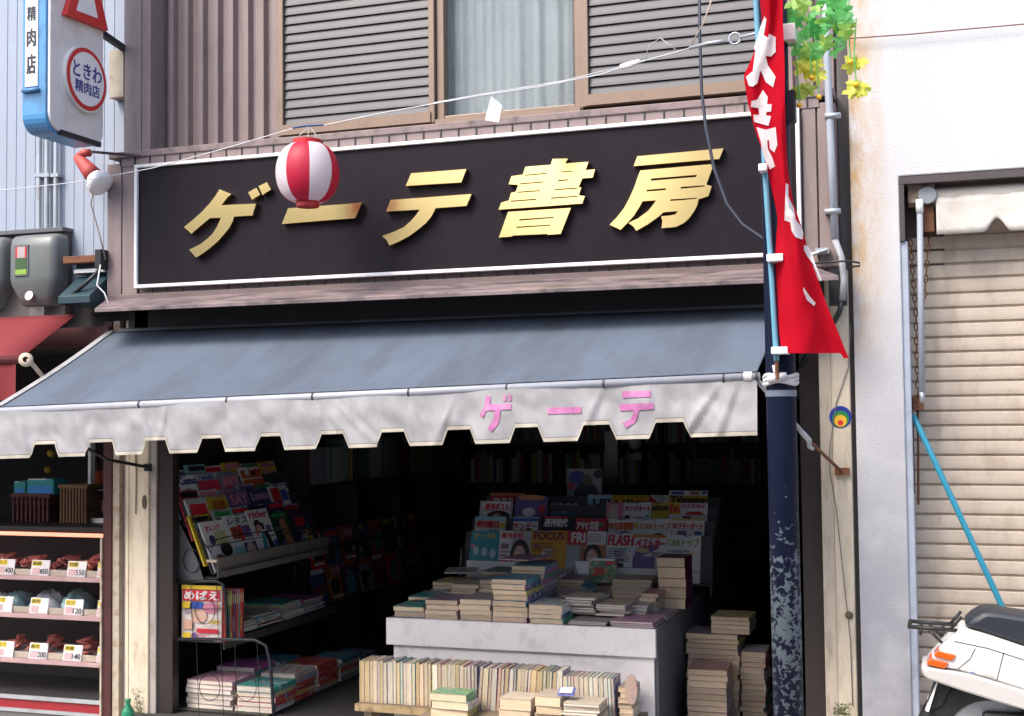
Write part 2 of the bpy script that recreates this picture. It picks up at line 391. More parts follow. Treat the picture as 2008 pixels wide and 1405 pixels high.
# upper ribbed wall
def ribbed(x0, x1, z0, z1, Y, period, depth, material, yb, frac=.5):
    """vertical ribbed sheet: front profile on plane Y, body to yb"""
    m = MB(); prof = []; x = x0
    while x < x1-1e-6:
        e = min(x+period, x1)
        a = period*frac; k = min(depth*.6, period*.1)
        for dx, dy in ((0, depth), (k, 0), (a-k, 0), (a, depth)):
            if x+dx <= x1: prof.append((x+dx, Y+dy))
        x += period
    prof.append((x1, Y+depth))
    pts = [Vector((px, py, z0)) for px, py in prof]+[Vector((x1, yb, z0)), Vector((x0, yb, z0))]
    m.prism(pts, (0, 0, z1-z0), material)
    return m
ribbed(-4.10, -3.31, 3.02, 6.15, .075, .0935, .034, siding, .14).build('ribbed_wall_sheet', shop)
ribbed(-.76, -.43, 3.02, 6.15, .075, .0935, .034, siding, .14).build('ribbed_wall_sheet', shop)
MB().box(-3.35, -.7, .16, .2, 2.9, 6.15, siding_dark).build('wall_backing', shop)
MB().box(-3.35, -.7, .1, .16, 4.35, 6.15, siding).build('upper_wall_sheet', shop)
m = MB(); m.box(-4.195, -4.088, -.05, .13, 3.03, 6.15, siding); m.box(-4.083, -4.03, -.05, .13, 3.03, 6.15, siding)
m.box(-4.089, -4.082, -.042, .13, 3.03, 6.15, siding_dark)
m.build('corner_trim', shop, bevel=.004)
# fascia box that carries the sign
ribbed(-4.285, -.43, 2.27, 3.0, -.055, .0935, .006, siding, .1, .93).build('fascia_box', shop)
for x0, x1 in ((-4.285, -4.195), (-4.188, -4.095), (-.575, -.515), (-.508, -.436)):
    MB().box(x0, x1, -.075, -.05, 2.285, 3.0, siding).build('fascia_end_strip', shop, bevel=.003)
MB().box(-4.30, -.425, -.085, .08, 2.255, 2.285, siding_dark).build('fascia_bottom_rail', shop, bevel=.004)
m = MB(); m.box(-4.27, -.43, -.088, .08, 3.025, 3.06, mat('grimy_flashing', (.23, .17, .165), .6, var=.2, vs=12, dirt=(.06, .05, .04), da=.9, ds=10)); m.build('fascia_top_flashing', shop, bevel=.004)
MB().box(-4.2, -.5, -.08, -.05, 2.98, 3.0245, siding).build('fascia_top_strip', shop)
m = MB(); x = -4.2
while x < -.48: m.box(x, x+.007, -.084, -.08, 2.984, 3.024, black); x += .0935
m.build('flashing_ticks', shop, kind='stuff')
# sloping eave under the fascia
m = MB()
m.prism([(-4.29, -.075, 2.262), (-4.165, -.34, 2.188), (-4.165, -.34, 2.168), (-4.29, -.075, 2.24)], (3.755, 0, 0), mat('stained_eave_sheet', (.22, .165, .165), .5, dirt=(.05, .04, .042), da=1., ds=4.5, dlo=.42, dstretch=(1, 2.5, 1)))
m.build('eave_flashing', shop, bevel=.002)
m = MB(); m.box(-4.2, -.5, .0, .12, 2.0, 2.25, darkbrown); m.build('lintel', shop)
# corner bracket block at the eave's right end
MB().box(-.47, -.395, -.12, -.06, 2.08, 2.24, black).build('eave_end_block', shop)
# dark sheet standing in for the shade of the narrow gap between the houses
MB().box(-.428, -.375, .06, .14, 0, 6.1, mat('gap_shade_tone', (.11, .1, .1), .7)).build('gap_shade_strip', shop)
# shopfront posts
m = MB(); m.box(-4.029, -3.935, .025, .085, 0.04, 2.42, mat('brown_shutter_guide', (.022, .014, .013), .55, var=.2)); m.build('shutter_guide', shop)
m = MB(); m.box(-4.165, -4.07, .0, .12, 0, 2.25, cream); m.build('post', shop, bevel=.006)
m = MB(); m.box(-4.07, -4.03, .012, .12, 0, 2.25, greytrim); m.build('post_edge', shop, bevel=.004)
m = MB(); m.box(-4.202, -4.165, .012, .12, 0, 2.25, cream); m.build('post_edge', shop, bevel=.004)
m = MB(); m.box(-.533, -.478, .006, .12, 0, 2.25, mat('cream_paint_worn', (.5, .43, .34), .65, var=.15, dirt=(.28, .22, .17), da=.7, ds=8, dstretch=(3, 3, .8))); m.build('post_edge', shop, bevel=.004)
m = MB(); m.box(-.478, -.396, .0, .12, 0, 2.25, cream); m.build('post', shop, bevel=.006)
m = MB(); m.box(-.63, -.54, .1, .2, 0.04, 2.42, darkbrown); m.build('shutter_guide', shop)

# window group of the upper floor
def window_frame(x0, x1, z0, z1, y0, y1, w, nm='window_frame'):
    m = MB(); m.box(x0, x0+w, y0, y1, z0, z1, alu); m.box(x1-w, x1, y0, y1, z0, z1, alu)
    m.box(x0+w, x1-w, y0+.002, y1, z0, z0+w, alu); m.box(x0+w, x1-w, y0+.002, y1, z1-w, z1, alu)
    return m
for x0, x1, zb in ((-3.30, -2.405, 3.095), (-1.63, -.745, 3.105)):
    panel = window_frame(x0, x1, zb, 4.35, .03, .15, .032).build('louvre_panel', shop, bevel=.003)
    m = MB(); m.box(x0+.02, x1-.02, .018, .031, zb+.002, zb+.055, alu); m.build('bottom_rail', panel)
    z = zb+.05; proto = None
    while z < 4.30:
        if proto is None:
            m = MB(); m.prism([(x0+.034, .046, z+.0), (x0+.034, .048, z+.012), (x0+.034, .056, z+.0455), (x0+.034, .064, z+.0455), (x0+.034, .054, z)], (x1-x0-.068, 0, 0), louver_m)
            proto = m.build('slat', panel); zp = z
        else:
            c = proto.copy(); COL.objects.link(c); c.location.z += z-zp
        z += .05
    MB().box(x0+.03, x1-.03, .11, .12, zb+.03, 4.32, darkbrown).build('backing_sheet', panel)
sash = window_frame(-2.402, -1.633, 3.09, 4.35, .055, .12, .04).build('window', shop, bevel=.003)
m = MB(); m.box(-2.402, -1.64, .03, .06, 3.078, 3.11, alu); m.build('sill_track', sash)
gl = mat('window_glass', (.9, .95, .95), .02, trans=1., var=0, fine=0); gl.node_tree.nodes['Principled BSDF'].inputs['IOR'].default_value = 1.1
MB().box(-2.36, -1.675, .085, .089, 3.13, 4.31, gl).build('pane', sash)
curt = translucent('white_lace_curtain', (.39, .405, .42), .1, rough=.9, var=.22, vs=3, fine=.15, bs=90)
m = MB()
m.grid(lambda u, v: (-2.38+.73*u, .15+.008*math.sin(u*26+3*math.sin(u*9))+.003*math.sin(u*90), 3.1+1.25*v), 90, 2, curt)
m.build('curtain', sash, smooth=True)
MB().box(-2.45, -1.6, .6, .62, 2.9, 4.5, mat('room_wall_upper', (.35, .36, .36), .9)).build('room_behind', sash)
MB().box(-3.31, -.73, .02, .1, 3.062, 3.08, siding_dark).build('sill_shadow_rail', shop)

# ------------------------------------------------------------------ shop sign
sign = thing('shop_sign', 'long black shop signboard with five gold raised characters and white frame', 'sign', (-2.34, -.09, 2.31))
sx0, sx1, sz0, sz1 = -4.092, -.584, 2.312, 2.978
signm = mat('dark_sign_sheet', (.0115, .0078, .0125), .5, spec=.14, dirt=(.02, .015, .02), da=.4, ds=7, dstretch=(2, 1, 1), var=.2, vs=3, fine=.25, bs=300)
MB().box(sx0+.01, sx1-.01, -.092, -.08, sz0+.01, sz1-.01, signm).build('panel', sign)
m = MB(); w = .018
m.box(sx0, sx1, -.108, -.078, sz1-w, sz1, white); m.box(sx0, sx1, -.108, -.078, sz0, sz0+w, white)
m.box(sx0, sx0+w, -.108, -.078, sz0+w, sz1-w, white); m.box(sx1-w, sx1, -.108, -.078, sz0+w, sz1-w, white)
m.build('frame', sign, bevel=.003)
gold = mat('polished_brass', (.93, .69, .30), .22, metal=1., var=.05, vs=4, fine=.03, bump=.0)
for n, (v, f) in SIGN_LETTERS:
    m = MB(); m.add(v, f, gold, Matrix(((1, 0, 0, 0), (0, 0, 1, -.109), (0, 1, 0, 0), (0, 0, 0, 1))))
    m.build('raised_character', sign)

# ------------------------------------------------------------------ awning of the bookshop
awn = thing('awning', 'slate blue fabric awning with pale scalloped valance and pink lettering', 'awning', (-2.5, -.5, 1.5))
canvas = translucent('slate_canvas', (.108, .134, .176), .06, rough=.85, var=.16, vs=2.2, fine=.16, bs=260, bump=.5, dirt=(.07, .08, .098), da=.55, ds=2.0, dlo=.46, dstretch=(2.2, .5, 1), spec=.25)
AX0, AX1, AYF = -4.305, -.685, -.9
def barz(x): return 1.655+(x-AX0)*(1.748-1.655)/(AX1-AX0)
def canvas_pt(u, v):
    x = AX0+(AX1-AX0)*u; zt = 2.09; zb = barz(x)+.022
    sag = -.012*math.sin(math.pi*v)-.012*math.sin(math.pi*v)*math.sin(math.pi*u)
    fold = 0
    for u0, u1, a, w in ((.992, .70, .012, .006), (.975, .66, .008, .008), (1.0, .80, .009, .006), (.6, .42, .004, .01), (.35, .2, .003, .012)):
        d = u-(u0+(u1-u0)*(v-.05)/.9)
        fold += a*math.exp(-(d/w)**2)*min(1, max(0, v*4))*min(1, (1-v)*5)
    return (x, -.03+(AYF+.03)*v, zt+(zb-zt)*v+sag+fold)
m = MB(); m.grid(canvas_pt, 420, 30, canvas); m.build('canvas', awn, smooth=True, thick=.003)
whitefab = translucent('white_vinyl', (.40, .395, .405), .2, rough=.6, var=.24, vs=8, fine=.06, dirt=(.27, .26, .26), da=.6, ds=5, dstretch=(1, 1, .6))
m = MB(); m.grid(lambda u, v: Vector(canvas_pt(-.001+.011*u, v))+Vector((0, -.002, .006)), 2, 20, whitefab); m.build('edge_binding', awn, smooth=True)
m = MB(); m.tube([(AX0-.02, AYF, barz(AX0)), (AX1+.01, AYF, barz(AX1))], .017, mat('white_bar_cover', (.36, .37, .41), .4, var=.1, vs=9, dirt=(.3, .3, .32), da=.6, ds=7), 14); m.build('front_bar', awn, smooth=True)
# valance
TABS = []
for k in range(11):
    TABS.append(k)
bx = [P(p, 880-.03*p, AYF).x for p in (125, 232, 338, 447, 565, 688, 805, 935, 1070, 1210, 1355)]
by = [P(p, 880, AYF).x for p in (65, 170, 280, 390, 505, 622, 743, 868, 1003, 1135, 1275)]
def val_bottom(x):
    H = .222
    for e0, s0 in zip(by, bx):     # e0: a tab ends, s0: the next tab starts
        w = s0-e0
        if e0 < x < s0:
            t = (x-e0)/w
            k = min(1, min(t, 1-t)/.17)
            return H-.062*k
    return H
CREASE = [(P(p, 790-.035*p, AYF).x, sl, dp) for p, sl, dp in ((40, .3, .010), (275, .45, .012), (330, -.25, .007), (447, .5, .012), (520, .2, .006), (615, .55, .014), (650, 1.1, .008), (803, .3, .006), (900, -.5, .006), (1185, -.45, .009), (1420, -.75, .014), (1450, -.4, .010), (150, .35, .008), (95, .4, .007))]
def val_y(x, d):
    """hanging cloth: broad swell, fine crumples and a few creases running from the ties"""
    y = -.014-.014*noise.noise(Vector((x*2.6, d*3, 1.7)))-.012*d
    y -= .016*noise.noise(Vector((x*9-d*4, d*7, 5.1)))*min(1, d*12)
    y -= .007*noise.noise(Vector((x*26-d*9, d*16, 9.3)))*min(1, d*14)
    for cx, sl, dp in CREASE:
        q = x-(cx+sl*d); w = .008+.05*d
        if abs(q) < 4*w: y -= dp*(math.exp(-(q/w)**2)-.6*math.exp(-((q-1.6*w)/w)**2))*min(1, d*14)
    return AYF+y
xs = []
x = AX0-.01
while x < AX1: xs.append(x); x += .0125
for e0, s0 in zip(by, bx):
    w = s0-e0
    xs += [e0, e0+w*.17, s0-w*.17, s0]
xs = sorted(set(xs+[AX1]))
def valance(mm, d0f, d1f, material, off=0.):
    NV = 12; i0 = len(mm.v); k = mm.m(material)
    for x in xs:
        for j in range(NV+1):
            d = d0f(x)+(d1f(x)-d0f(x))*j/NV
            mm.v.append(Vector((x, val_y(x, d)+off, barz(x)-.004-d)))
    for i in range(len(xs)-1):
        for j in range(NV):
            a = i0+i*(NV+1)+j; mm.f.append((a, a+NV+1, a+NV+2, a+1)); mm.mi.append(k)
m = MB(); valance(m, lambda x: 0., val_bottom, whitefab); m.build('valance', awn, smooth=True)
m = MB(); hem = translucent('cream_hem_tape', (.5, .46, .38), .15, rough=.7, var=.15)
valance(m, lambda x: val_bottom(x)-.014, lambda x: val_bottom(x)+.001, hem, -.003); m.build('hem', awn, smooth=True)
m = MB(); valance(m, lambda x: val_bottom(x)-.017, lambda x: val_bottom(x)-.0142, mat('hem_stitch', (.16, .14, .14), .9), -.0026); m.build('hem_stitching', awn, smooth=True)
pinkm = mat('pink_print', (.44, .14, .32), .6, var=.12, vs=14, dirt=(.6, .45, .55), da=.5, ds=16)
def denser(v, f, cuts=3):
    me = bpy.data.meshes.new('t'); me.from_pydata([tuple(p) for p in v], [], f)
    bm = bmesh.new(); bm.from_mesh(me); bmesh.ops.triangulate(bm, faces=bm.faces)
    for _ in range(cuts):
        L = [e for e in bm.edges if e.calc_length() > .02]
        if not L: break
        bmesh.ops.subdivide_edges(bm, edges=L, cuts=1, use_grid_fill=False); bmesh.ops.triangulate(bm, faces=bm.faces)
    vv = [p.co.copy() for p in bm.verts]; bm.verts.index_update(); ff = [tuple(x.index for x in q.verts) for q in bm.faces]
    bm.free(); bpy.data.meshes.remove(me); return vv, ff
for v, f in PINK:
    v, f = denser(v, f)
    m = MB(); m.poly([(p.x, val_y(p.x, barz(p.x)-.004-p.y)-.0035, p.y) for p in v], pinkm, f); m.build('pink_character', awn, recalc=False)
dk = mat('strap_black', (.03, .03, .04), .6)
for p in (275, 447, 615, 803, 995, 1185, 1420):
    x = P(p, 790-.035*p, AYF).x
    m = MB(); m.lathe([(.0195, -.004), (.0195, .004), (.016, .004), (.016, -.004), (.0195, -.004)], (x, AYF, barz(x)), dk, 14, (1, 0, 0)); m.build('strap', awn)
m = MB(); m.lathe([(.0205, -.016), (.0205, .016), (.0, .017)], (AX1-.035, AYF, barz(AX1)), mat('grey_white_cap', (.5, .5, .52), .5), 14, (1, 0, 0)); m.lathe([(.019, -.006), (.019, .006)], (AX1+.0, AYF, barz(AX1)), dk, 14, (1, 0, 0)); m.build('bar_end_cap', awn)
# roller and arms
MB().tube([(-4.25, -.0, 2.075), (-.7, -.0, 2.075)], .033, mat('roller_grey', (.2, .21, .23), .5), 12).build('roller', awn, smooth=True)
pa = P(292, 917, -.0); pb = P(212, 902, -.35)
m = MB(); m.tube([pa, pb, Vector((-4.2, AYF+.02, barz(-4.2)))], .009, blackiron, 8); m.box(pa.x-.018, pa.x+.018, -.02, 0, pa.z-.02, pa.z+.02, blackiron); m.build('arm', awn)
pa = P(1650, 925, -.02); pb = P(1590, 868, -.3); pc = Vector((-.70, AYF+.02, barz(AX1)))
m = MB(); m.tube([pa, pb], .0075, rust, 8); m.box(pa.x-.03, pa.x+.035, -.02, 0, pa.z-.016, pa.z+.016, rust); m.build('arm', awn)
m = MB(); m.tube([pb+Vector((.012, 0, -.03)), pb+Vector((-.006, 0, -.02)), pb+Vector((-.008, 0, .01)), pb+(pc-pb)*.2], [.007, .011, .013, .011], galv, 8); m.tube([pb+(pc-pb)*.2, pc], .01, galv, 8); m.build('arm_tube', awn, smooth=True)
#SPLIT2

# ------------------------------------------------------------------ butcher's shop on the left
but = thing('butcher_building', 'butcher shop next door clad in pale blue ribbed metal', 'building', (-6.5, 1, 0))
BXL = -9.0
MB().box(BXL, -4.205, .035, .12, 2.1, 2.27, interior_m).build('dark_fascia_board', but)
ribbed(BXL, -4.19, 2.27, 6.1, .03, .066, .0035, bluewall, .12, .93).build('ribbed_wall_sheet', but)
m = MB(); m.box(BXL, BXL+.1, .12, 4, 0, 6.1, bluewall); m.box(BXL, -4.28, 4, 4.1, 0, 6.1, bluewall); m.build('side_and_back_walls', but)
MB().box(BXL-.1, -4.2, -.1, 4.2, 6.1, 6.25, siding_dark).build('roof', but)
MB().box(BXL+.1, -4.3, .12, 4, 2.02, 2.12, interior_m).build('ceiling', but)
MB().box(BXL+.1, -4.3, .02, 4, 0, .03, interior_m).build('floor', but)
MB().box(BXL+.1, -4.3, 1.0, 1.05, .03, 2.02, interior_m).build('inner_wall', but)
maroon = mat('maroon_wood', (.06, .014, .014), .6, var=.25, dirt=(.02, .008, .008), da=.8, ds=9)
m = MB(); m.box(-4.352, -4.298, -.01, .1, 0, 2.15, maroon); m.build('door_post', but, bevel=.004)
m = MB(); m.box(-4.362, -4.352, -.02, .06, 0, .97, rustpaint); m.build('rusty_edge_strip', but)
m = MB(); m.box(-4.298, -4.255, .0, .1, 0, 2.15, rustpaint); m.build('post_strip', but, bevel=.003)
m = MB(); m.box(-4.255, -4.222, .035, .1, 0, 2.15, greytrim); m.build('post_groove', but)
m = MB(); m.box(-4.222, -4.203, .01, .1, 0, 2.15, cream); m.build('post_lip', but)
m = MB(); m.box(BXL+.1, -4.30, -.04, .12, 2.02, 2.12, maroon); m.build('lintel', but)
# teal eave pieces and rusted fitting beside the sign
teal = mat('teal_painted_steel', (.014, .042, .055), .45, var=.2, dirt=(.02, .035, .04), da=.7, ds=9)
z0 = P(170, 590, -.12).z; z1 = P(170, 545, -.12).z; z2 = P(170, 505, -.06).z
tx_ = P(133, 560, -.12).x; m = MB(); m.prism([(tx_, -.03, z1+.02), (tx_, -.2, z0+.02), (tx_, -.2, z0-.02), (tx_, -.03, z0-.03)], (-4.30-tx_, 0, 0), teal); m.build('teal_eave', but, bevel=.003)
m = MB(); m.box(tx_, -4.30, -.05, .03, z1+.03, z2-.01, teal); m.build('teal_band', but)
m = MB(); m.box(tx_, -4.30, -.07, -.05, z1+.035, z1+.055, white); m.build('band_lip', but)
c0 = P(130, 512, -.08); c1 = P(208, 506, -.08)
m = MB(); m.box(c0.x, c1.x, -.11, -.05, c0.z-.02, c0.z+.02, rust); m.box(c1.x-.03, c1.x+.01, -.14, -.04, c0.z-.06, c0.z+.045, black)
tag(m.build('rusted_lamp_housing', bevel=.004), 'orange rusted fitting with black junction box above the teal eave', 'fitting')
# red awning of the butcher
rawn = thing('red_awning', 'faded red awning of the butcher shop at left edge', 'awning', (-5.2, -.5, 1.6))
redcan = translucent('red_canvas', (.2, .018, .022), .12, rough=.8, var=.2, vs=4, dirt=(.16, .02, .025), da=.6, ds=4)
ta = P(150, 627, -.12); tb = P(46, 706, -.62)
m = MB(); m.grid(lambda u, v: (BXL+.4+((ta.x if v < .5 else ta.x)*(1-v)+tb.x*v-BXL-.4)*u, -.12+(-.62+.12)*v, ta.z+.03+(tb.z+.02-ta.z-.03)*v), 20, 8, redcan); m.build('canvas', rawn, smooth=True, thick=.003)
m = MB(); m.tube([(BXL+.4, -.62, tb.z), tuple(tb)], .02, mat('maroon_bar', (.12, .02, .02), .5), 10); m.build('front_bar', rawn, smooth=True)
m = MB(); m.grid(lambda u, v: (BXL+.4+(tb.x-.04-BXL-.4)*u, -.628+.008*math.sin(u*110), tb.z-.0-.19*v-.012*math.sin(u*40)*v), 160, 3, redcan); m.build('valance', rawn, smooth=True)
m = MB(); m.lathe([(.014, -.012), (.034, -.012), (.036, 0), (.034, .012), (.014, .012)], tb+Vector((.015, 0, .0)), mat('bone_plastic', (.55, .45, .35), .5), 16, (.5, -.85, .1)); m.build('crank_pulley', rawn, smooth=True)
m = MB(); m.tube([tb+Vector((.03, 0, 0)), P(95, 752, -.4), P(150, 800, .0)], .011, mat('bone_plastic', (.55, .45, .35), .5), 8); m.build('arm', rawn, smooth=True)
# conduits on the wall
for k, p in enumerate((72, 87, 105)):
    x = P(p, 380, -.02).x
    m = MB(); m.tube([(x, -.0, 2.5), (x, -.0, 3.35)], .014, galv, 10)
    c = P(p, 345, -.0).z-.0
    m.box(x-.026, x+.026, -.0165, .03, c-.01, c+.01, greypipe)
    tag(m.build('conduit', smooth=False), ['leftmost', 'middle', 'rightmost'][k]+' of three grey conduits on the pale blue wall', 'pipe', 'conduits on the blue wall')
# electricity meters on a backboard
m = MB(); p0 = P(128, 455, -.03); p1 = P(132, 612, -.03)
m.box(-5.8, p0.x, -.03, .03, p1.z-.02, p0.z, mat('meter_board', (.1, .085, .075), .8)); m.box(-5.8, p0.x+.006, -.06, .03, p0.z, p0.z+.025, mat('board_cap', (.1, .1, .115), .5))
tag(m.build('meter_board', bevel=.003), 'weathered board with dark cap carrying the electricity meters', 'board')
metm = mat('meter_cover_grey', (.12, .135, .132), .4, var=.12, dirt=(.12, .1, .09), da=.5, ds=12)
def meter(x0, x1, label):
    c = (x0+x1)/2; hw = (x1-x0)/2; zt = P(70, 458, -.12).z; zb = P(70, 600, -.12).z
    t = thing('electricity_meter', label, 'meter', (c, -.1, zb), 'electricity meters on the board')
    rows = [(zt, .8, .05), (zt-.01, .93, .085), (zt-.03, .99, .105), (zt-.08, 1, .115), (zb+.16, 1, .115), (zb+.12, .96, .112), (zb+.05, .74, .09), (zb+.012, .66, .075), (zb, .55, .05)]
    sec = []
    for z, s, d in rows:
        ring = [(c-hw*s, -.03, z)]
        for a in range(9):
            an = math.pi*a/8; ex = math.copysign(abs(math.cos(an))**.38, math.cos(an)); ey = abs(math.sin(an))**.4
            ring.append((c-hw*s*ex, -.03-d*ey, z))
        ring.append((c+hw*s, -.03, z)); sec.append(ring)
    m = MB(); i0 = 0; n = len(sec[0]); k = m.m(metm)
    for r in sec: m.v += [Vector(p) for p in r]
    for i in range(len(sec)-1):
        for j in range(n-1): m.f.append((i*n+j, i*n+j+1, (i+1)*n+j+1, (i+1)*n+j)); m.mi.append(k)
    m.f.append(tuple(range(n))); m.mi.append(k); m.f.append(tuple(reversed(range((len(sec)-1)*n, len(sec)*n)))); m.mi.append(k)
    smooth_by_angle(m.build('cover', t), 50)
    zw0, zw1 = zb+.165, zt-.065
    m = MB(); m.box(c-hw*.62, c-hw*.05, -.150, -.14, zw0, zw1, metm); m.build('window_frame', t)
    m = MB(); m.box(c-hw*.56, c-hw*.11, -.1515, -.147, zw0+.008, zw1-.008, mat('meter_window', (.12, .14, .12), .06)); wn_ = m.build('window', t)
    xa, xb = c-hw*.56, c-hw*.11
    m = MB()
    m.box(xa, xb, -.1525, -.1516, zw0+.008, zw0+.035, flat((.22, .38, .05))); m.box(xa, xb, -.1525, -.1516, zw0+.035, zw0+.095, flat((.035, .09, .03)))
    m.box(xa, xa+.012, -.1525, -.1516, zw0+.1, zw1-.01, flat((.5, .03, .03))); m.box(xb-.012, xb, -.1525, -.1516, zw0+.1, zw1-.01, flat((.5, .03, .03)))
    m.box(xa+.012, xb-.012, -.1525, -.1516, zw0+.1, zw1-.01, flat((.42, .34, .34)))
    m.build('dial_face', wn_)
    m = MB(); m.lathe([(0, 0), (.026, 0), (.026, .004), (0, .005)], (c-.01, -.137, zb+.055), flat((.8, .68, .6)), 20, (0, -1, .25)); m.build('round_label', t)
    m = MB(); m.box(c-.05, c+.05, -.09, -.03, zb-.07, zb, mat('meter_terminal', (.12, .1, .09), .6)); m.build('terminal_box', t)
meter(P(22, 520, -.1).x, P(118, 520, -.1).x, 'grey electricity meter with a red and green dial window')
meter(P(-100, 520, -.1).x, P(14, 520, -.1).x, 'grey electricity meter cut by the left edge of the picture')

# projecting sign of the butcher
bs = thing('projecting_sign', 'white and blue projecting butcher sign with rounded rusty foot', 'sign', (-4.25, -.47, 2.9))
pf = P(95, 150, -.69); XS = pf.x; XS2 = P(42, 150, -.69).x; yb_ = PXx(205, 150, XS).y
zbot = P(75, 283, -.69).z
zfb = PXx(205, 290, XS).z
whs = mat('sign_white_enamel', (.72, .69, .67), .4, var=.06, dirt=(.4, .36, .33), da=.5, ds=5)
bls = mat('sign_blue_enamel', (.08, .27, .52), .38, var=.1, dirt=(.03, .05, .1), da=.6, ds=6)
def prof(off):
    r = .085; y0, y1 = -.69+off, yb_-off; z = zfb+off
    pts = [(y1, 4.9), (y1, z+r*.6)]
    for a in range(0, 7): an = math.pi/2*a/6; pts.append((y1-r*.6+r*.6*math.cos(an), z+r*.6-r*.6*math.sin(an)))
    for a in range(0, 7): an = math.pi/2*a/6; pts.append((y0+r-r*math.sin(an), z+r-r*math.cos(an)))
    pts.append((y0, 4.9)); return pts
m = MB(); m.prism([(XS2+.004, y, z) for y, z in prof(0)], (XS-XS2-.02, 0, 0), bls); m.build('blue_rim', bs, bevel=.006)
m = MB(); m.prism([(XS-.018, y, z) for y, z in prof(.012)], (.018, 0, 0), whs); m.build('face_panel', bs, bevel=.005)
xf0 = XS2+.026; xf1 = XS-.062
zl = P(65, 170, -.69).z
m = MB(); m.box(xf0, xf1, -.695, -.685, zl, 4.88, whs); fp = m.build('front_label', bs)
m = MB()
blk = flat((.012, .012, .03))
for ch, y0, y1 in (('精', 14, 42), ('肉', 58, 92), ('店', 108, 146)):
    za, zb = P(60, y1, -.69).z, P(60, y0, -.69).z
    put_text(m, ch, Matrix(((1, 0, 0, 0), (0, 0, -1, -.6965), (0, 1, 0, 0), (0, 0, 0, 1))), xf0+.012, xf1-.012, za, zb, blk)
m.build('lettering', fp, recalc=False)
zc = P(65, 178, -.69).z
m = MB(); m.tube([(xf0-.01, -.70, zc), (xf1+.01, -.70, zc)], .011, bls, 8); m.build('hinge', bs, smooth=True)
m = MB(); zq = zfb
pf_ = prof(-.002)
for xx in (XS2+.008, XS-.02): m.tube([(xx, y, z) for y, z in pf_[1:-1]]+[(xx, pf_[-1][0], pf_[-2][1]+.06)], .006, mat('blackened_steel', (.02, .02, .025), .6), 6)
m.box(XS-.016, XS+.004, -.60, yb_-.03, zfb-.004, zfb+.022, mat('blackened_steel', (.02, .02, .025), .6)); m.build('rust_marks', bs)
# round emblem and triangle emblem on the face (plane x = XS)
def on_face(px, py): q = PXx(px, py, XS); return q.y, q.z
cy_, cz_ = on_face(163, 157); ry = abs(on_face(203, 157)[0]-on_face(126, 157)[0])/2; rz = abs(on_face(163, 97)[1]-on_face(163, 218)[1])/2
redink = flat((.55, .03, .025)); whiteink = flat((.78, .76, .77)); blueink = flat((.03, .05, .25))
m = MB(); NS = 40
ring = lambda s, x: [(x, cy_+ry*s*math.cos(2*math.pi*i/NS), cz_+rz*s*math.sin(2*math.pi*i/NS)) for i in range(NS)]
m.prism(ring(1.06, XS+.0), (.022, 0, 0), whs); em = m.build('round_emblem', bs)
m = MB(); m.prism(ring(1., XS+.0225), (.002, 0, 0), redink); m.prism(ring(.86, XS+.0255), (.0015, 0, 0), whiteink)
MF = Matrix(((0, 0, 1, XS+.0285), (1, 0, 0, 0), (0, 1, 0, 0), (0, 0, 0, 1)))
put_text(m, 'ときわ', MF, cy_-ry*.72, cy_+ry*.72, cz_-rz*.02, cz_+rz*.48, blueink)
put_text(m, '精肉店', MF, cy_-ry*.62, cy_+ry*.62, cz_-rz*.5, cz_-rz*.1, blueink)
m.build('emblem_print', em, recalc=False)
tri = [on_face(*p) for p in ((120, 30), (165, -110), (203, 62))]; tri2 = [on_face(*p) for p in ((140, 22), (162, -60), (182, 38))]
m = MB(); m.prism([(XS+.0, y, z) for y, z in tri], (.03, 0, 0), redink); te = m.build('triangle_emblem', bs)
m = MB(); m.prism([(XS+.0305, y, z) for y, z in tri2], (.002, 0, 0), whiteink); m.build('triangle_centre', te)
# carrying arm and rusted bracket on the wall
pa = P(214, 92, -.04); pb = P(242, 190, -.04)
m = MB(); m.box(pa.x, pb.x+.0, -.04, .03, pb.z, pa.z-.02, rustpaint); tag(m.build('rusted_wall_bracket', bevel=.003), 'rust streaked wall bracket behind the projecting butcher sign', 'bracket')
m = MB(); m.bar((XS-.02, yb_-.02, pa.z+.01), (pb.x, -.03, pa.z-.02), .03, .03, mat('blackened_steel', (.02, .02, .025), .6)); tag(m.build('bracket_arm'), 'dark arm joining the projecting sign to its rusted wall bracket', 'bracket')
# flood lamp under the projecting sign
lamp = thing('flood_lamp', 'red necked flood lamp with white bulb under the projecting sign', 'lamp', P(180, 340, -.16))
q0 = P(176, 300, -.13); q1 = P(152, 308, -.13); q2 = P(186, 348, -.14); q3 = P(205, 362, -.14)
rb = mat('red_rubber', (.42, .06, .05), .6)
m = MB(); m.tube([q0, q0+(q1-q0)*.5+Vector((0, 0, .01)), q1+Vector((.008, 0, 0))], .022, rb, 10); m.tube([q1, q1+(q2-q1)*.3, q1+(q2-q1)*.65, q2], [.026, .034, .043, .05], rb, 14); m.build('neck', lamp, smooth=True)
d = (q2-q1).normalized()
m = MB(); m.lathe([(.045, -.01), (.052, .005), (.068, .03), (.074, .055), (.07, .07), (.05, .08), (0, .086)], q2, mat('opal_bulb', (.82, .8, .78), .2), 20, d); m.build('bulb', lamp, smooth=True)
m = MB(); m.bar(P(178, 298, -.16), P(292, 308, -.07), .016, .012, mat('dark_bar', (.05, .02, .02), .5)); tag(m.build('stay_bar'), 'thin dark stay bar from the projecting sign to the fascia', 'bar')
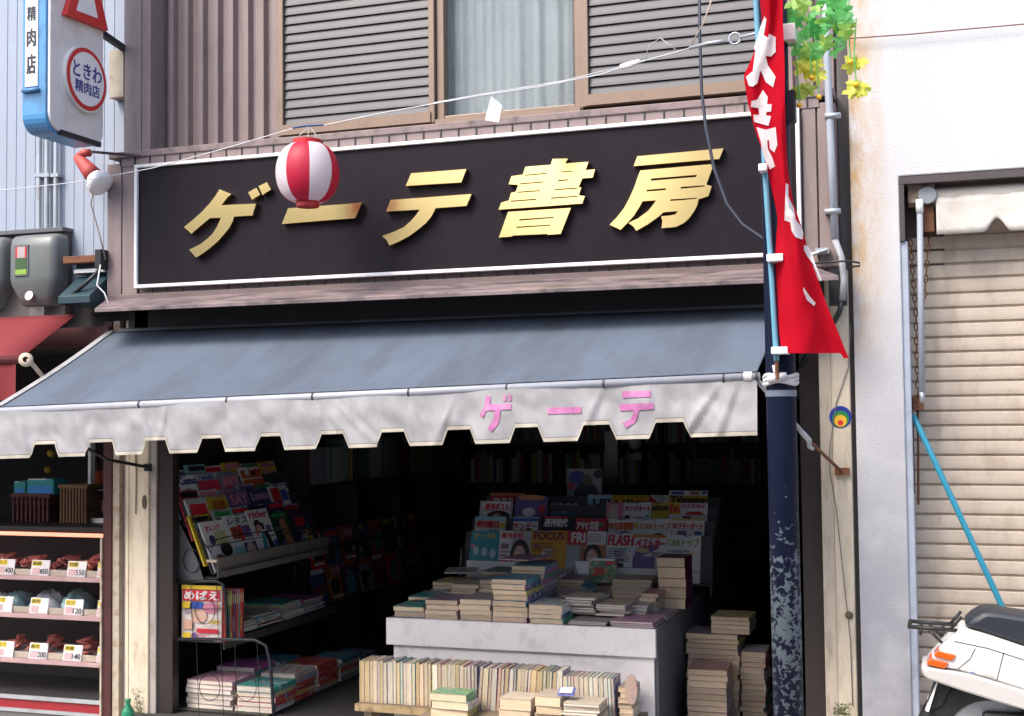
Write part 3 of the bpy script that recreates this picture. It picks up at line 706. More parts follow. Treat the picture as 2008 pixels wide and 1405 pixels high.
m = MB(); m.tube([q2+Vector((0, 0, -.04)), P(178, 400, -.14), P(195, 460, -.13), P(207, 510, -.12)], .004, mat('brown_cord', (.25, .22, .2), .7), 6); tag(m.build('lamp_cord', smooth=True), 'thin cord hanging from the flood lamp to the rusted fitting', 'cord')
m = MB(); m.tube([P(197, 520, -.15), P(190, 560, -.18), P(205, 575, -.18), P(214, 600, -.2)], .004, mat('white_cord', (.6, .6, .62), .6), 6); m.tube([P(195, 530, -.15), P(170, 555, -.17), P(134, 585, -.17)], .011, black, 8); tag(m.build('cable_bundle', smooth=True), 'pale and black cables running down from the rusted fitting', 'cable')

# ------------------------------------------------------------------ butcher's counter (glass case)
case = thing('meat_display_case', 'glass fronted meat display case with pink shelves and red base', 'display case', (-5.4, .3, .03))
CX0, CX1 = -7.2, -4.364
m = MB(); m.box(CX0, CX1, .0, .55, .0, .068, mat('dark_red_base', (.26, .012, .02), .45))
m.build('red_base', case)
m = MB(); m.box(CX0, CX1, -.012, .0, .07, .092, galv); m.box(CX0, CX1, -.012, -.001, -.0, .018, galv); m.box(CX0, CX1, .001, .5, .07, .09, mat('case_floor', (.06, .055, .06), .4)); m.build('steel_trim', case)
pinks = mat('pink_shelf', (.40, .24, .24), .5, var=.1)
for k, z in enumerate((.285, .535, .745)):
    m = MB(); m.box(CX0, CX1, .02, .5, z-.018, z, pinks); m.box(CX0, CX1, .012, .02, z-.022, z+.004, mat('shelf_lip', (.5, .33, .33), .5)); m.build('shelf', case)
    MB().box(CX0, CX1, .05, .056, z+.001, z+.034, mat('cream_price_rail', (.5, .44, .36), .5)).build('price_rail', case)
MB().box(CX0, CX1, .5, .55, .09, 1.0, mat('case_back', (.1, .085, .085), .6)).build('back_panel', case)
tubem = mat('warm_case_tube', (.8, .45, .35), .4); tubem.node_tree.nodes['Principled BSDF'].inputs['Emission Color'].default_value = (1, .3, .17, 1); tubem.node_tree.nodes['Principled BSDF'].inputs['Emission Strength'].default_value = .55
m = MB(); m.tube([(CX0, .012, .985), (CX1, .012, .978)], .011, tubem, 10); m.build('warm_light_tube', case, smooth=True)
MB().box(CX0, CX1, .02, .55, 1.0, 1.02, black).build('case_top', case)
glass = mat('case_glass', (1, 1, 1), .0, trans=1., var=0, fine=0)
glass.node_tree.nodes['Principled BSDF'].inputs['IOR'].default_value = 1.12
MB().box(CX0, CX1, -.01, -.007, .093, 1.0, glass).build('glass_pane', case)
# price cards: (photo x centre, shelf, text)
ptag = flat((.74, .73, .74)); pyel = flat((.72, .55, .03)); pblk = flat((.02, .02, .03)); ppk = flat((.62, .42, .44))
cards = [(0, 2, '400', 'ロース'), (68, 2, '450', '豚肉'), (140, 2, '550', '特選'), (203, 2, None, 'ハム'), (-4, 1, None, 'カツ'), (66, 1, None, '豚肉'), (134, 1, '120', 'カツ'), (196, 1, None, 'ハム'), (-2, 0, None, 'カツ'), (64, 0, '200', '豚肉'), (132, 0, '140', '特選'), (195, 0, None, 'ハム')]
SHN = ['lowest', 'middle', 'top']; CN = ['leftmost', 'second', 'third', 'rightmost']
cnt = {}
for px, sh, num, nm in cards:
    z = (.285, .535, .745)[sh]; x = P(px, [1295, 1205, 1130][sh], .0).x
    k = cnt.get(sh, 0); cnt[sh] = k+1
    w, h = .062, .088
    if k == 3: w = .03; x = CX1-.034
    M = Matrix.Translation((x, .035, z)) @ Matrix.Rotation(R_(-12), 4, 'X') @ Matrix(((1, 0, 0, 0), (0, 0, -1, 0), (0, 1, 0, 0), (0, 0, 0, 1)))
    m = MB(); m.box(-w, w, 0, h, -.008, 0, ptag, M)
    lab = '%s price card with yellow patch on the %s shelf of the meat case' % (CN[k], SHN[sh]) if k not in (1, 2) else '%s price card from the left on the %s shelf of the meat case' % (CN[k], SHN[sh])
    o = tag(m.build('price_card', bevel=.004), lab, 'price card', 'price cards in the meat case')
    m = MB(); m.box(-w*.85, w*.15, h*.62, h*.93, .0004, .0016, pyel, M)
    T = M @ Matrix.Translation((0, 0, .0022))
    put_text(m, nm, T, -w*.78, w*.08, h*.67, h*.88, pblk) if k < 3 else None
    m.box(-w*.8, -w*.0, h*.1, h*.5, .0004, .0014, ppk, M)
    if num: put_text(m, num, T, w*.02, w*.9, h*.12, h*.45, pblk)
    m.build('card_print', o, recalc=False)
# meat and packets
meatm = mat('red_meat', (.52, .13, .11), .3, var=.4, vs=40, dirt=(.6, .35, .28), da=.8, ds=45, dlo=.46, orand=.2)
bagm = mat('clear_packet', (.6, .66, .72), .15, var=.25, vs=30, spec=.6)
tealm = mat('teal_film', (.3, .5, .52), .25, var=.2)
def heap(cx, cy, z, rx, ry, rz, material, name, seed):
    m = MB(); rnd = random.Random(seed)
    m.box(cx-rx*1.05, cx+rx*1.05, cy-ry, cy+ry, z, z+.012, mat('white_tray', (.62, .58, .56), .4))
    for k in range(14):
        a = rnd.uniform(0, 6.3); rr = rnd.random()**.7; h = rz*(1-rr)*.9+.014
        c = Vector((cx+rx*.8*rr*math.cos(a), cy+ry*.7*rr*math.sin(a), z+h)); M = Matrix.Translation(c) @ Matrix.Rotation(rnd.uniform(-.6, .6), 4, 'X') @ Matrix.Rotation(rnd.uniform(-.6, .6), 4, 'Y') @ Matrix.Rotation(rnd.uniform(0, 6), 4, 'Z')
        s1, s2, ph = rnd.uniform(.03, .055), rnd.uniform(.018, .035), rnd.uniform(0, 6)
        n = 12; ring = [Vector((s1*(1+.18*math.sin(3*q_+ph))*math.cos(q_), s2*(1+.18*math.sin(3*q_+ph))*math.sin(q_), 0)) for q_ in [2*math.pi*i/n for i in range(n)]]
        m.poly([M @ (p*.8+Vector((0, 0, .007))) for p in ring]+[M @ p for p in ring]+[M @ (p*.8-Vector((0, 0, .007))) for p in ring], material, [tuple(range(n))]+[(j, (j+1) % n, n+(j+1) % n, n+j) for j in range(n)]+[(n+j, n+(j+1) % n, 2*n+(j+1) % n, 2*n+j) for j in range(n)]+[tuple(reversed(range(2*n, 3*n)))])
    return m.build(name, smooth=False)
def lump(cx, cy, z, rx, ry, rz, material, name, seed, parent=None):
    m = MB(); rnd = random.Random(seed)
    ph = [rnd.uniform(0, 6) for _ in range(6)]
    def fn(u, v):
        a = 2*math.pi*u; b = math.pi/2*v
        r = 1+.14*math.sin(3*a+ph[0])*math.cos(b)+.1*math.sin(7*a+ph[1]+5*b)+.08*math.sin(11*a+ph[2]+9*b)
        return (cx+rx*r*math.cos(a)*math.cos(b), cy+ry*r*math.sin(a)*math.cos(b), z+rz*r*math.sin(b))
    m.grid(fn, 28, 9, material); return m.build(name, parent, smooth=True)
mi = 0
for sh, items in ((2, [(20, .16), (75, .17), (140, .18), (198, .1)]), (1, [(2, .1), (45, .1), (105, .12), (160, .1)]), (0, [(48, .11), (110, .13), (180, .08)])):
    z = (.285, .535, .745)[sh]
    for j, (px, rx) in enumerate(items):
        x = min(P(px, 1200, .25).x, CX1-.12)
        mm_ = meatm if sh != 1 else (bagm if j % 2 == 0 else tealm)
        nm = 'meat_cut' if sh != 1 else 'packet'
        o = (heap if sh != 1 else lump)(x, .22, z+.001, rx*.7, .12, .075+.01*j, mm_, nm, mi*7+3); mi += 1
        tag(o, '%s %s from the left on the %s shelf of the meat case' % (ORD[j], 'heap of red meat' if sh != 1 else ('clear packet' if j % 2 == 0 else 'teal wrapped packet'), SHN[sh]), 'meat' if sh != 1 else 'packet', 'goods in the meat case')
# goods on top of the case
wick = mat('brown_wicker', (.17, .09, .045), .8, var=.35, vs=60, fine=.3, bs=200, bump=1.)
wickr = mat('red_brown_wicker', (.09, .025, .02), .8, var=.35, vs=60, fine=.3, bs=200, bump=1.)
def basket(px0, px1, py0, py1, Y, material, label, rows=7):
    a = P(px0, py1, Y); c = P(px1, py0, Y); h = c.z-a.z
    t = thing('wicker_basket', label, 'basket', ((a.x+c.x)/2, Y+.13, 1.02), 'wicker baskets on the meat case')
    z0 = 1.021
    for k in range(rows):
        za = z0+(c.z-z0)*k/rows; zb = z0+(c.z-z0)*(k+.86)/rows; e = .012*(1-k/rows)
        m = MB(); m.box(a.x+e, c.x-e, Y+e-.004*(k % 2), Y+.26-e, za, zb, material); m.build('weave_band', t, bevel=.004)
    m = MB(); n = 8
    for k in range(n+1):
        x = a.x+.01+(c.x-a.x-.02)*k/n; m.box(x-.006, x+.006, Y-.01, Y+.01, z0, c.z-.01, material)
    m.box(a.x-.008, c.x+.008, Y-.014, Y+.27, c.z-.018, c.z+.004, material); m.build('rim_and_stakes', t, bevel=.003)
basket(25, 98, 970, 1018, .25, wickr, 'dark red brown wicker basket holding tissue boxes', 5)
basket(118, 172, 952, 1020, .25, wick, 'light brown wicker basket in two tiers beside the fridge', 8)
def tissue(px0, px1, py0, py1, Y, label):
    a = P(px0, py1, Y); c = P(px1, py0, Y); m = MB(); m.box(a.x, c.x, Y, Y+.12, a.z, c.z, mat('tissue_teal', (.02, .25, .25), .5), None)
    o = tag(m.build('tissue_box', bevel=.003), label, 'box', 'tissue boxes')
    m = MB(); m.box(a.x+.01, c.x-.01, Y-.002, Y, a.z+.002, a.z+(c.z-a.z)*.55, flat((.03, .2, .5))); m.box(a.x+.012, c.x-.05, Y-.0018, Y+.1, c.z-.006, c.z+.0015, flat((.5, .55, .5))); m.build('box_print', o)
tissue(27, 50, 945, 972, .28, 'small teal tissue box at the left in the red brown basket')
tissue(53, 105, 940, 970, .26, 'long teal and blue tissue box lying on the red brown basket')
# drink fridge in the corner
fr = thing('drink_fridge', 'narrow white framed drink fridge behind the meat case', 'fridge', (P(190, 1000, .3).x, .5, 1.02))
a = P(172, 1014, .3); c = P(207, 880, .3)
fx1 = -4.36
m = MB(); m.box(a.x, a.x+.018, .3, .34, 1.021, c.z+.1, white); m.box(a.x+.018, fx1, .3, .34, 1.021, 1.045, white); m.build('frame', fr)
MB().box(a.x, fx1, .6, .62, 1.021, c.z+.1, black).build('back', fr)
zz = P(190, 960, .35).z
MB().box(a.x+.018, fx1, .345, .6, zz-.008, zz, galv).build('fridge_shelf', fr)
for k, (px, z, col, lab) in enumerate(((185, zz, (.6, .12, .02), 'jar with orange red label on the upper fridge shelf'), (196, 1.046, (.55, .3, .35), 'small bottle with pink label at the bottom of the fridge'), (198, zz, (.3, .05, .05), 'dark jar at the right of the upper fridge shelf'))):
    x = min(P(px, 950, .4).x, fx1-.04); m = MB(); m.lathe([(0, 0), (.032, 0), (.034, .02), (.034, .11), (.02, .14), (.013, .16), (.013, .18), (0, .181)], (x, .42+.03*(k == 2), z+.001), mat('brown_glass', (.08, .05, .04), .15), 14)
    o = tag(m.build('bottle', smooth=True), lab, 'bottle', 'bottles in the fridge'); m = MB(); m.lathe([(.0355, .03), (.0355, .1)], (x, .42+.03*(k == 2), z+.001), flat(col), 14); m.build('bottle_label', o, smooth=True)
for px, py, n in ((100, 890, 'upper'), (94, 922, 'lower')):
    q = P(px, py, .5); m = MB(); m.lathe([(0, -.02), (.02, -.012), (.026, 0), (.018, .014), (0, .02)], q, mat('yellow_fruit', (.6, .4, .03), .5), 12, (.7, 0, .5)); m.tube([q, q+Vector((0, 0, 2.02-q.z))], .0015, blackiron, 4)
    tag(m.build('hanging_ornament', smooth=True), '%s yellow ornament hanging in the dark butcher shop' % n, 'ornament', 'yellow hanging ornaments')
# green bottle by the post
q = P(251, 1371, -.12); m = MB(); gz_ = pave_z(q.x); h = q.z-gz_
m.lathe([(0, 0), (.032, 0), (.033, .01), (.033, h*.62), (.028, h*.7), (.014, h*.82), (.013, h*.93), (.016, h*.94), (.016, h), (0, h)], (q.x, -.12, gz_), mat('green_bottle_plastic', (.02, .2, .1), .25), 18)
tag(m.build('green_bottle', smooth=True), 'green bottle standing at the foot of the cream post', 'bottle')
#SPLIT3

# ------------------------------------------------------------------ white building on the right
rb_ = thing('white_building', 'white rendered building with brown framed shutter opening at right', 'building', (1.5, 1, 0))
def stucco():
    m = mat('white_render', (.60, .60, .61), .85, var=.12, vs=1.6, fine=.14, bs=110, bump=.55)
    nt = m.node_tree; N = nt.nodes; L = nt.links; b = N['Principled BSDF']
    src = b.inputs['Base Color'].links[0].from_socket
    geo = N.new('ShaderNodeNewGeometry'); sp = N.new('ShaderNodeSeparateXYZ'); L.new(geo.outputs['Position'], sp.inputs[0])
    # ochre run-off stain along the joint with the next house
    mr = N.new('ShaderNodeMapRange'); mr.inputs[1].default_value = -.36; mr.inputs[2].default_value = -.19; mr.inputs[3].default_value = 1; mr.inputs[4].default_value = 0
    L.new(sp.outputs[0], mr.inputs[0])
    mz = N.new('ShaderNodeMapRange'); mz.inputs[1].default_value = 1.6; mz.inputs[2].default_value = 2.2; L.new(sp.outputs[2], mz.inputs[0])
    ns = N.new('ShaderNodeTexNoise'); ns.inputs['Scale'].default_value = 9; ns.inputs['Detail'].default_value = 9; ns.inputs['Roughness'].default_value = .7
    mp = N.new('ShaderNodeMapping'); mp.inputs['Scale'].default_value = (1.6, 1, .6); L.new(geo.outputs['Position'], mp.inputs[0]); L.new(mp.outputs[0], ns.inputs['Vector'])
    cr = N.new('ShaderNodeMapRange'); cr.inputs[1].default_value = .34; cr.inputs[2].default_value = .62; L.new(ns.outputs[0], cr.inputs[0])
    m1 = N.new('ShaderNodeMath'); m1.operation = 'MULTIPLY'; L.new(mr.outputs[0], m1.inputs[0]); L.new(mz.outputs[0], m1.inputs[1])
    m2 = N.new('ShaderNodeMath'); m2.operation = 'MULTIPLY'; L.new(m1.outputs[0], m2.inputs[0]); L.new(cr.outputs[0], m2.inputs[1])
    mx = N.new('ShaderNodeMix'); mx.data_type = 'RGBA'; L.new(m2.outputs[0], mx.inputs[0]); L.new(src, mx.inputs[6]); mx.inputs[7].default_value = (.5, .3, .11, 1)
    # grey grime towards the ground
    gz = N.new('ShaderNodeMapRange'); gz.inputs[1].default_value = .0; gz.inputs[2].default_value = 2.5; gz.inputs[3].default_value = .9; gz.inputs[4].default_value = 0; L.new(sp.outputs[2], gz.inputs[0])
    n4 = N.new('ShaderNodeTexNoise'); n4.inputs['Scale'].default_value = 5; n4.inputs['Detail'].default_value = 8; L.new(geo.outputs['Position'], n4.inputs['Vector'])
    c4 = N.new('ShaderNodeMapRange'); c4.inputs[1].default_value = .15; c4.inputs[2].default_value = .55; L.new(n4.outputs[0], c4.inputs[0])
    m4 = N.new('ShaderNodeMath'); m4.operation = 'MULTIPLY'; L.new(gz.outputs[0], m4.inputs[0]); L.new(c4.outputs[0], m4.inputs[1])
    mx2 = N.new('ShaderNodeMix'); mx2.data_type = 'RGBA'; L.new(m4.outputs[0], mx2.inputs[0]); L.new(mx.outputs[2], mx2.inputs[6]); mx2.inputs[7].default_value = (.27, .275, .31, 1)
    L.new(mx2.outputs[2], b.inputs['Base Color']); return m
stuc = stucco()
OX, OZ = -.165, 2.655
m = MB(); m.prism([(x, 0, z) for x, z in ((-.375, 0), (OX, 0), (OX, OZ), (3.0, OZ), (3.0, 0), (4.5, 0), (4.5, 6.3), (-.375, 6.3))], (0, .3, 0), stuc)
m.build('front_wall', rb_, bevel=.006)
m = MB(); m.box(-.375, -.28, .3, 4, 0, 6.3, stuc); m.box(4.4, 4.5, .3, 4, 0, 6.3, stuc); m.box(-.375, 4.5, 4, 4.1, 0, 6.3, stuc); m.build('side_and_back_walls', rb_)
MB().box(-.4, 4.6, -.1, 4.2, 6.3, 6.45, siding_dark).build('roof', rb_)
brn = mat('brown_aluminium', (.075, .06, .058), .45, var=.1)
m = MB(); m.box(OX, 3.0, .01, .3, OZ-.004, OZ+.0, brn); m.box(OX-.002, 3.0, -.004, .2, OZ-.036, OZ-.004, brn); m.box(OX-.002, OX+.02, -.002, .2, OZ-.29, OZ-.036, brn); m.build('opening_frame', rb_)
m = MB(); m.box(OX-.002, OX+.03, .012, .3, 0, OZ-.29, mat('blue_grey_jamb', (.42, .47, .55), .5, var=.1, dirt=(.25, .27, .3), da=.6, ds=9)); m.build('jamb', rb_, bevel=.004)
m = MB(); m.box(OX+.001, .02, .21, .3, OZ-.42, OZ-.052, brn); m.box(.02, 3.0, .205, .3, OZ-.34, OZ-.052, shm); m.build('shutter_hood', rb_)
# roller shutter
shut = thing('roller_shutter', 'closed beige roller shutter of the white building', 'shutter', (1.4, .22, 0))
SX0, SX1, SY = OX+.03, 2.98, .2
proto = None; z = .005; pitch = .0667; k = 0
while z < OZ-.3:
    if proto is None:
        m = MB()
        m.prism([(SX0, SY+.014, z), (SX0, SY+.014, z+.007), (SX0, SY+.002, z+.010), (SX0, SY, z+.016), (SX0, SY-.0006, z+.04), (SX0, SY, z+pitch-.005), (SX0, SY+.004, z+pitch-.002), (SX0, SY+.014, z+pitch-.001), (SX0, SY+.02, z+pitch-.001), (SX0, SY+.02, z)], (SX1-SX0, 0, 0), shm)
        proto = smooth_by_angle(m.build('slat', shut), 35); zp = z
    else:
        c = proto.copy(); COL.objects.link(c); c.location.z += z-zp
    z += pitch; k += 1
MB().box(SX0, SX1, SY+.022, SY+.03, 0, OZ-.3, darkbrown).build('backing', shut)
# its small awning roller
ra = thing('rolled_awning', 'rolled white awning with scalloped valance above the beige shutter', 'awning', (1.2, .1, 2.3))
q = P(1835, 385, .08); q2 = P(2008, 370, .08)
wv = mat('old_white_vinyl', (.66, .62, .57), .55, var=.08, vs=5, dirt=(.36, .3, .22), da=.6, ds=4)
m = MB(); m.tube([(q.x-.02, .08, q.z), (2.9, .08, q.z+.0)], .036, wv, 16); m.build('roll', ra, smooth=True)
zt = q.z-.01; zv = P(1900, 458, .06).z
m = MB()
def vfn(u, v):
    x = q.x+(2.9-q.x)*u
    c = P(1955, 430, .06).x; per = .42
    t = ((x-c+per/2) % per)-per/2
    notch = .055*max(0, min(1, (0.055-abs(t))/.025)) if abs(t) < .055 else 0
    notch = .06*(.5+.5*math.cos(max(-1, min(1, t/.06))*math.pi)) if abs(t) < .06 else 0
    return (x, .045+.004*math.sin(x*30), zt+(zv+notch-zt)*v)
m.grid(vfn, 260, 6, wv); m.build('valance', ra, smooth=True, thick=.002)
m = MB(); m.box(OX+.035, q.x-.005, .05, .18, q.z-.03, q.z+.07, rustpaint); m.lathe([(0, -.03), (.04, -.03), (.042, 0), (.04, .03), (0, .03)], (q.x-.035, .06, q.z), mat('gear_grey', (.3, .32, .34), .4, metal=.4), 14, (0, 1, 0)); m.build('gear_box', ra, bevel=.003)
m = MB(); m.box(q.x-.06, q.x-.01, .06, .1, q.z-.16, q.z-.03, rust); m.build('rusty_arm', ra)
pt = P(1803, 392, .03); pb = P(1808, 768, .0)
m = MB(); m.tube([pt, pt+Vector((.0, 0, -.06))], .017, white, 10); m.tube([pt+Vector((0, 0, -.06)), pb], .0135, greypipe, 10); m.tube([pb, pb+Vector((0, 0, -.05))], .011, galv, 8); m.build('crank_pipe', ra, smooth=True)
def chain(pts, label, link=.03):
    m = MB(); d = 0; i = 0
    segs = [(Vector(pts[k]), Vector(pts[k+1])) for k in range(len(pts)-1)]
    for a, b in segs:
        L_ = (b-a).length; n = max(2, int(L_/link)); t = (b-a).normalized()
        for j in range(n):
            c = a+(b-a)*((j+.5)/n); w = Vector((1, 0, 0)) if (i % 2 == 0) else Vector((0, 1, 0)); i += 1
            ring = [c+t*(link*.62*math.cos(x))+w*(.0085*math.sin(x)) for x in [2*math.pi*q_/8 for q_ in range(9)]]
            m.tube(ring, .0032, rust, 5, caps=False)
    return tag(m.build('chain'), label, 'chain', 'rusty shutter chains')
chain([P(1785, 470, .1), P(1796, 620, .1), P(1800, 790, .1)], 'long rusty chain hanging left of the grey crank pipe')
chain([P(1822, 452, .1), P(1816, 540, .1), P(1811, 600, .09)], 'short rusty chain hanging right of the grey crank pipe')
m = MB(); q1 = P(1800, 800, .1); q2 = P(1801, 990, .1)
m.tube([q1, q2], .006, rust, 6); m.box(q1.x-.02, q1.x+.025, .06, .12, q1.z-.01, q1.z+.05, rust); m.box(q1.x-.03, q1.x-.02, .08, .1, q2.z+.05, q1.z+.05, rust)
tag(m.build('rusty_rod'), 'rusty locking rod at the left edge of the beige shutter', 'rod')
# blue pole leaning on the shutter
a = P(1791, 815, .07); b_ = P(1972, 1205, -.18); d = (b_-a); e = a+d*((a.z-.02)/(a.z-b_.z))
m = MB(); m.tube([a, a+d*.06, e], .0125, mat('blue_plastic', (.03, .28, .42), .3, var=.08), 12); tag(m.build('blue_pole', smooth=True), 'bright blue pole leaning against the beige shutter', 'pole')
# wire across the white wall
m = MB(); m.tube([P(1664, 76, -.03), P(1780, 68, -.03), P(1890, 58, -.03), P(2040, 45, -.03)], .003, mat('red_brown_wire', (.2, .07, .05), .6), 6); tag(m.build('wall_wire'), 'thin red brown wire across the white wall', 'wire')
# conduit down the right end of the bookshop
pts = [P(1617, -40, -.1), P(1622, 120, -.1), P(1630, 300, -.1), P(1637, 470, -.1)]
m = MB(); m.tube(pts, .0165, greypipe, 12); cz = P(1630, 225, -.1)
for py in (228, 415):
    c = P(1633, py, -.1); m.box(c.x-.034, c.x+.034, -.12, -.075, c.z-.01, c.z+.01, galv)
pts = [P(1637, 470, -.1), P(1650, 505, -.11), P(1655, 550, -.12), P(1652, 590, -.12)]
m.tube(pts, .0145, mat('grey_flexible_tube', (.32, .33, .35), .5), 10)
m.tube([P(1652, 590, -.12), P(1645, 615, -.12), P(1625, 650, -.1), P(1595, 680, -.05), P(1570, 720, .02)], .0125, black, 8)
tag(m.build('conduit_pipe', smooth=True), 'grey conduit bending round the fascia end beside the white wall', 'pipe')
m = MB(); m.tube([P(1590, 517, -.16), P(1660, 512, -.16), P(1686, 516, -.16), P(1686, 522, -.16), P(1660, 524, -.15)], .005, blackiron, 6); tag(m.build('wire_hook', smooth=True), 'black wire hook sticking out past the fascia end', 'hook')
m = MB(); c = P(1612, 495, -.13); m.tube([P(1590, 500, -.14), P(1605, 495, -.14), P(1622, 490, -.13)], .008, galv, 8); m.box(c.x-.03, c.x+.03, -.13, -.08, c.z-.005, c.z+.02, galv); tag(m.build('wall_clamp'), 'galvanised clamp on the fascia end below the conduit', 'clamp')
# cord and badge on the cream post
m = MB(); m.tube([P(1668, 640, -.006), P(1664, 720, -.006), P(1640, 790, -.006), P(1627, 880, -.008), P(1627, 925, -.008), P(1640, 1000, -.006), P(1655, 1140, -.006), P(1668, 1260, -.006), P(1672, 1385, -.006)], .0022, mat('grey_cord', (.16, .15, .14), .7), 5); tag(m.build('thin_cord', smooth=True), 'thin grey cord running down the right cream post', 'cord')
c = P(1648, 818, -.004); badge = thing('round_badge', 'round blue, green, yellow and red sticker on the cream post', 'sticker', c)
for k, (r, dz, col) in enumerate(((.049, 0, (.01, .03, .25)), (.037, -.009, (.02, .2, .05)), (.027, -.018, (.75, .42, .03)), (.012, -.026, (.6, .02, .03)))):
    m = MB(); y = -.003-.0012*k; m.prism([(c.x+r*math.cos(2*math.pi*i/32), y, c.z+dz+r*math.sin(2*math.pi*i/32)) for i in range(32)], (0, .001, 0), flat(col)); m.build('disc', badge)
c = P(283, 985, -.004); m = MB(); m.prism([(c.x+.014*math.cos(2*math.pi*i/20), -.006, c.z+.038*math.sin(2*math.pi*i/20)) for i in range(20)], (0, .005, 0), mat('dark_lock_plate', (.07, .05, .035), .5)); tag(m.build('lock_plate', bevel=.001), 'dark oval lock plate on the left cream post', 'lock plate')
m = MB(); m.tube([P(266, 868, -.006), P(267, 940, -.006), P(266, 1008, -.006)], .003, mat('brown_string', (.16, .1, .07), .8), 5); tag(m.build('hanging_string'), 'short brown string hanging on the left cream post', 'string')
c = P(1665, 1207, -.01); m = MB(); m.lathe([(0, 0), (.016, .002), (.018, .01), (.01, .018), (0, .019)], c+Vector((0, .01, 0)), mat('dark_olive_knob', (.09, .08, .045), .6), 14, (0, -1, 0)); tag(m.build('dark_knob', smooth=True), 'small dark knob low on the right cream post', 'knob')
mossm = mat('dry_moss', (.12, .14, .05), .95, var=.4, vs=60)
def moss(px, py, Y, w, h, lab, n=60):
    m = MB(); rnd = random.Random(int(px))
    for _ in range(n*4):
        x = max(-w*.7, min(w*.7, rnd.gauss(0, w*.45))); z = rnd.random()**2*h; q = P(px, py, Y)+Vector((x, -.001, z)); s = rnd.uniform(.0015, .005)
        m.poly([q+Vector((-s, -.001, 0)), q+Vector((s, -.003, rnd.uniform(-.003, .003))), q+Vector((rnd.uniform(-s, s), -.004, s*1.3))], mossm)
    o = m.build('moss', recalc=False, kind='stuff'); o['label'] = lab; o['category'] = 'moss'
moss(1652, 1402, .0, .05, .05, 'patch of moss on the foot of the right cream post')
moss(270, 1400, .0, .06, .14, 'patch of moss on the foot of the left cream post', 90)

# ------------------------------------------------------------------ street pole
pole = thing('street_pole', 'dark navy street pole with peeling paint in front of the shop', 'pole', (-.58, -1.0, .03))
def polemat():
    m = mat('navy_pole_paint', (.0055, .009, .026), .55, var=.2, vs=8, spec=.12)
    nt = m.node_tree; N = nt.nodes; L = nt.links; b = N['Principled BSDF']; src = b.inputs['Base Color'].links[0].from_socket
    geo = N.new('ShaderNodeNewGeometry'); sp = N.new('ShaderNodeSeparateXYZ'); L.new(geo.outputs['Position'], sp.inputs[0])
    n = N.new('ShaderNodeTexNoise'); n.inputs['Scale'].default_value = 46; n.inputs['Detail'].default_value = 9; n.inputs['Roughness'].default_value = .6; n.inputs['Distortion'].default_value = .6
    L.new(geo.outputs['Position'], n.inputs['Vector'])
    # worn band where bicycles and goods knock the pole
    cr = N.new('ShaderNodeValToRGB'); e = cr.color_ramp.elements; e[0].position = 0; e[0].color = (.46, .46, .46, 1); e[1].color = (.33, .33, .33, 1)
    for p, v in ((.2, .47), (.34, .5), (.42, .56), (.5, .585), (.6, .53), (.7, .42), (.8, .36), (.9, .34)):
        x = e.new(p); x.color = (v, v, v, 1)
    mz = N.new('ShaderNodeMapRange'); mz.inputs[1].default_value = 0; mz.inputs[2].default_value = 1.7; L.new(sp.outputs[2], mz.inputs[0]); L.new(mz.outputs[0], cr.inputs[0])
    ad = N.new('ShaderNodeMath'); ad.operation = 'ADD'; L.new(n.outputs[0], ad.inputs[0]); L.new(cr.outputs[0], ad.inputs[1])
    gt = N.new('ShaderNodeMapRange'); gt.inputs[1].default_value = 1.045; gt.inputs[2].default_value = 1.075; L.new(ad.outputs[0], gt.inputs[0])
    mx = N.new('ShaderNodeMix'); mx.data_type = 'RGBA'; L.new(gt.outputs[0], mx.inputs[0]); L.new(src, mx.inputs[6]); mx.inputs[7].default_value = (.115, .14, .165, 1)
    L.new(mx.outputs[2], b.inputs['Base Color']); return m
PM = polemat()
PXc, PYc = -.583, -1.0
m = MB(); m.tube([(PXc+.004, PYc, .03), (PXc, PYc, 1.7), (PXc-.008, PYc, 5.6)], .056, PM, 28); m.build('shaft', pole, smooth=True)
zc = P(1530, 745, -1).z
clothm = mat('white_rag', (.55, .54, .55), .9, var=.1)
m = MB()
for k in range(3): m.tube([(PXc+.061*math.cos(a), PYc+.061*math.sin(a), zc+.012*(k-1)+.006*math.sin(3*a+k)) for a in [2*math.pi*i/20 for i in range(21)]], .0085, clothm, 6, caps=False)
kx = P(1524, 740, -1.07)
m.tube([kx+Vector((-.035, 0, -.01)), kx, kx+Vector((.035, 0, .008))], [.012, .018, .01], clothm, 8); m.tube([kx, kx+Vector((-.012, -.005, .045))], [.012, .006], clothm, 6)
tag(m.build('cloth_tie', smooth=True), 'white cloth tied round the navy pole holding the banner rod', 'tie')
z2 = P(1530, 772, -1).z
m = MB(); m.lathe([(.0585, -.012), (.0585, .012)], (PXc, PYc, z2), mat('silver_tape', (.13, .155, .19), .5), 24); m.build('tape_band', pole, smooth=True)
# clamp with black box high on the pole
m = MB(); q = P(1553, 150, -1.0); m.box(q.x-.03, q.x+.012, -1.03, -.97, P(1553, 240, -1).z, P(1553, 180, -1).z, mat('navy_clamp', (.008, .011, .025), .6)); m.build('black_clamp_box', pole, bevel=.004)
q = P(1548, 60, -1.02); m = MB(); m.box(q.x-.03, q.x+.025, -1.05, -.95, q.z-.045, q.z+.02, white); m.build('white_clamp', pole, bevel=.004)

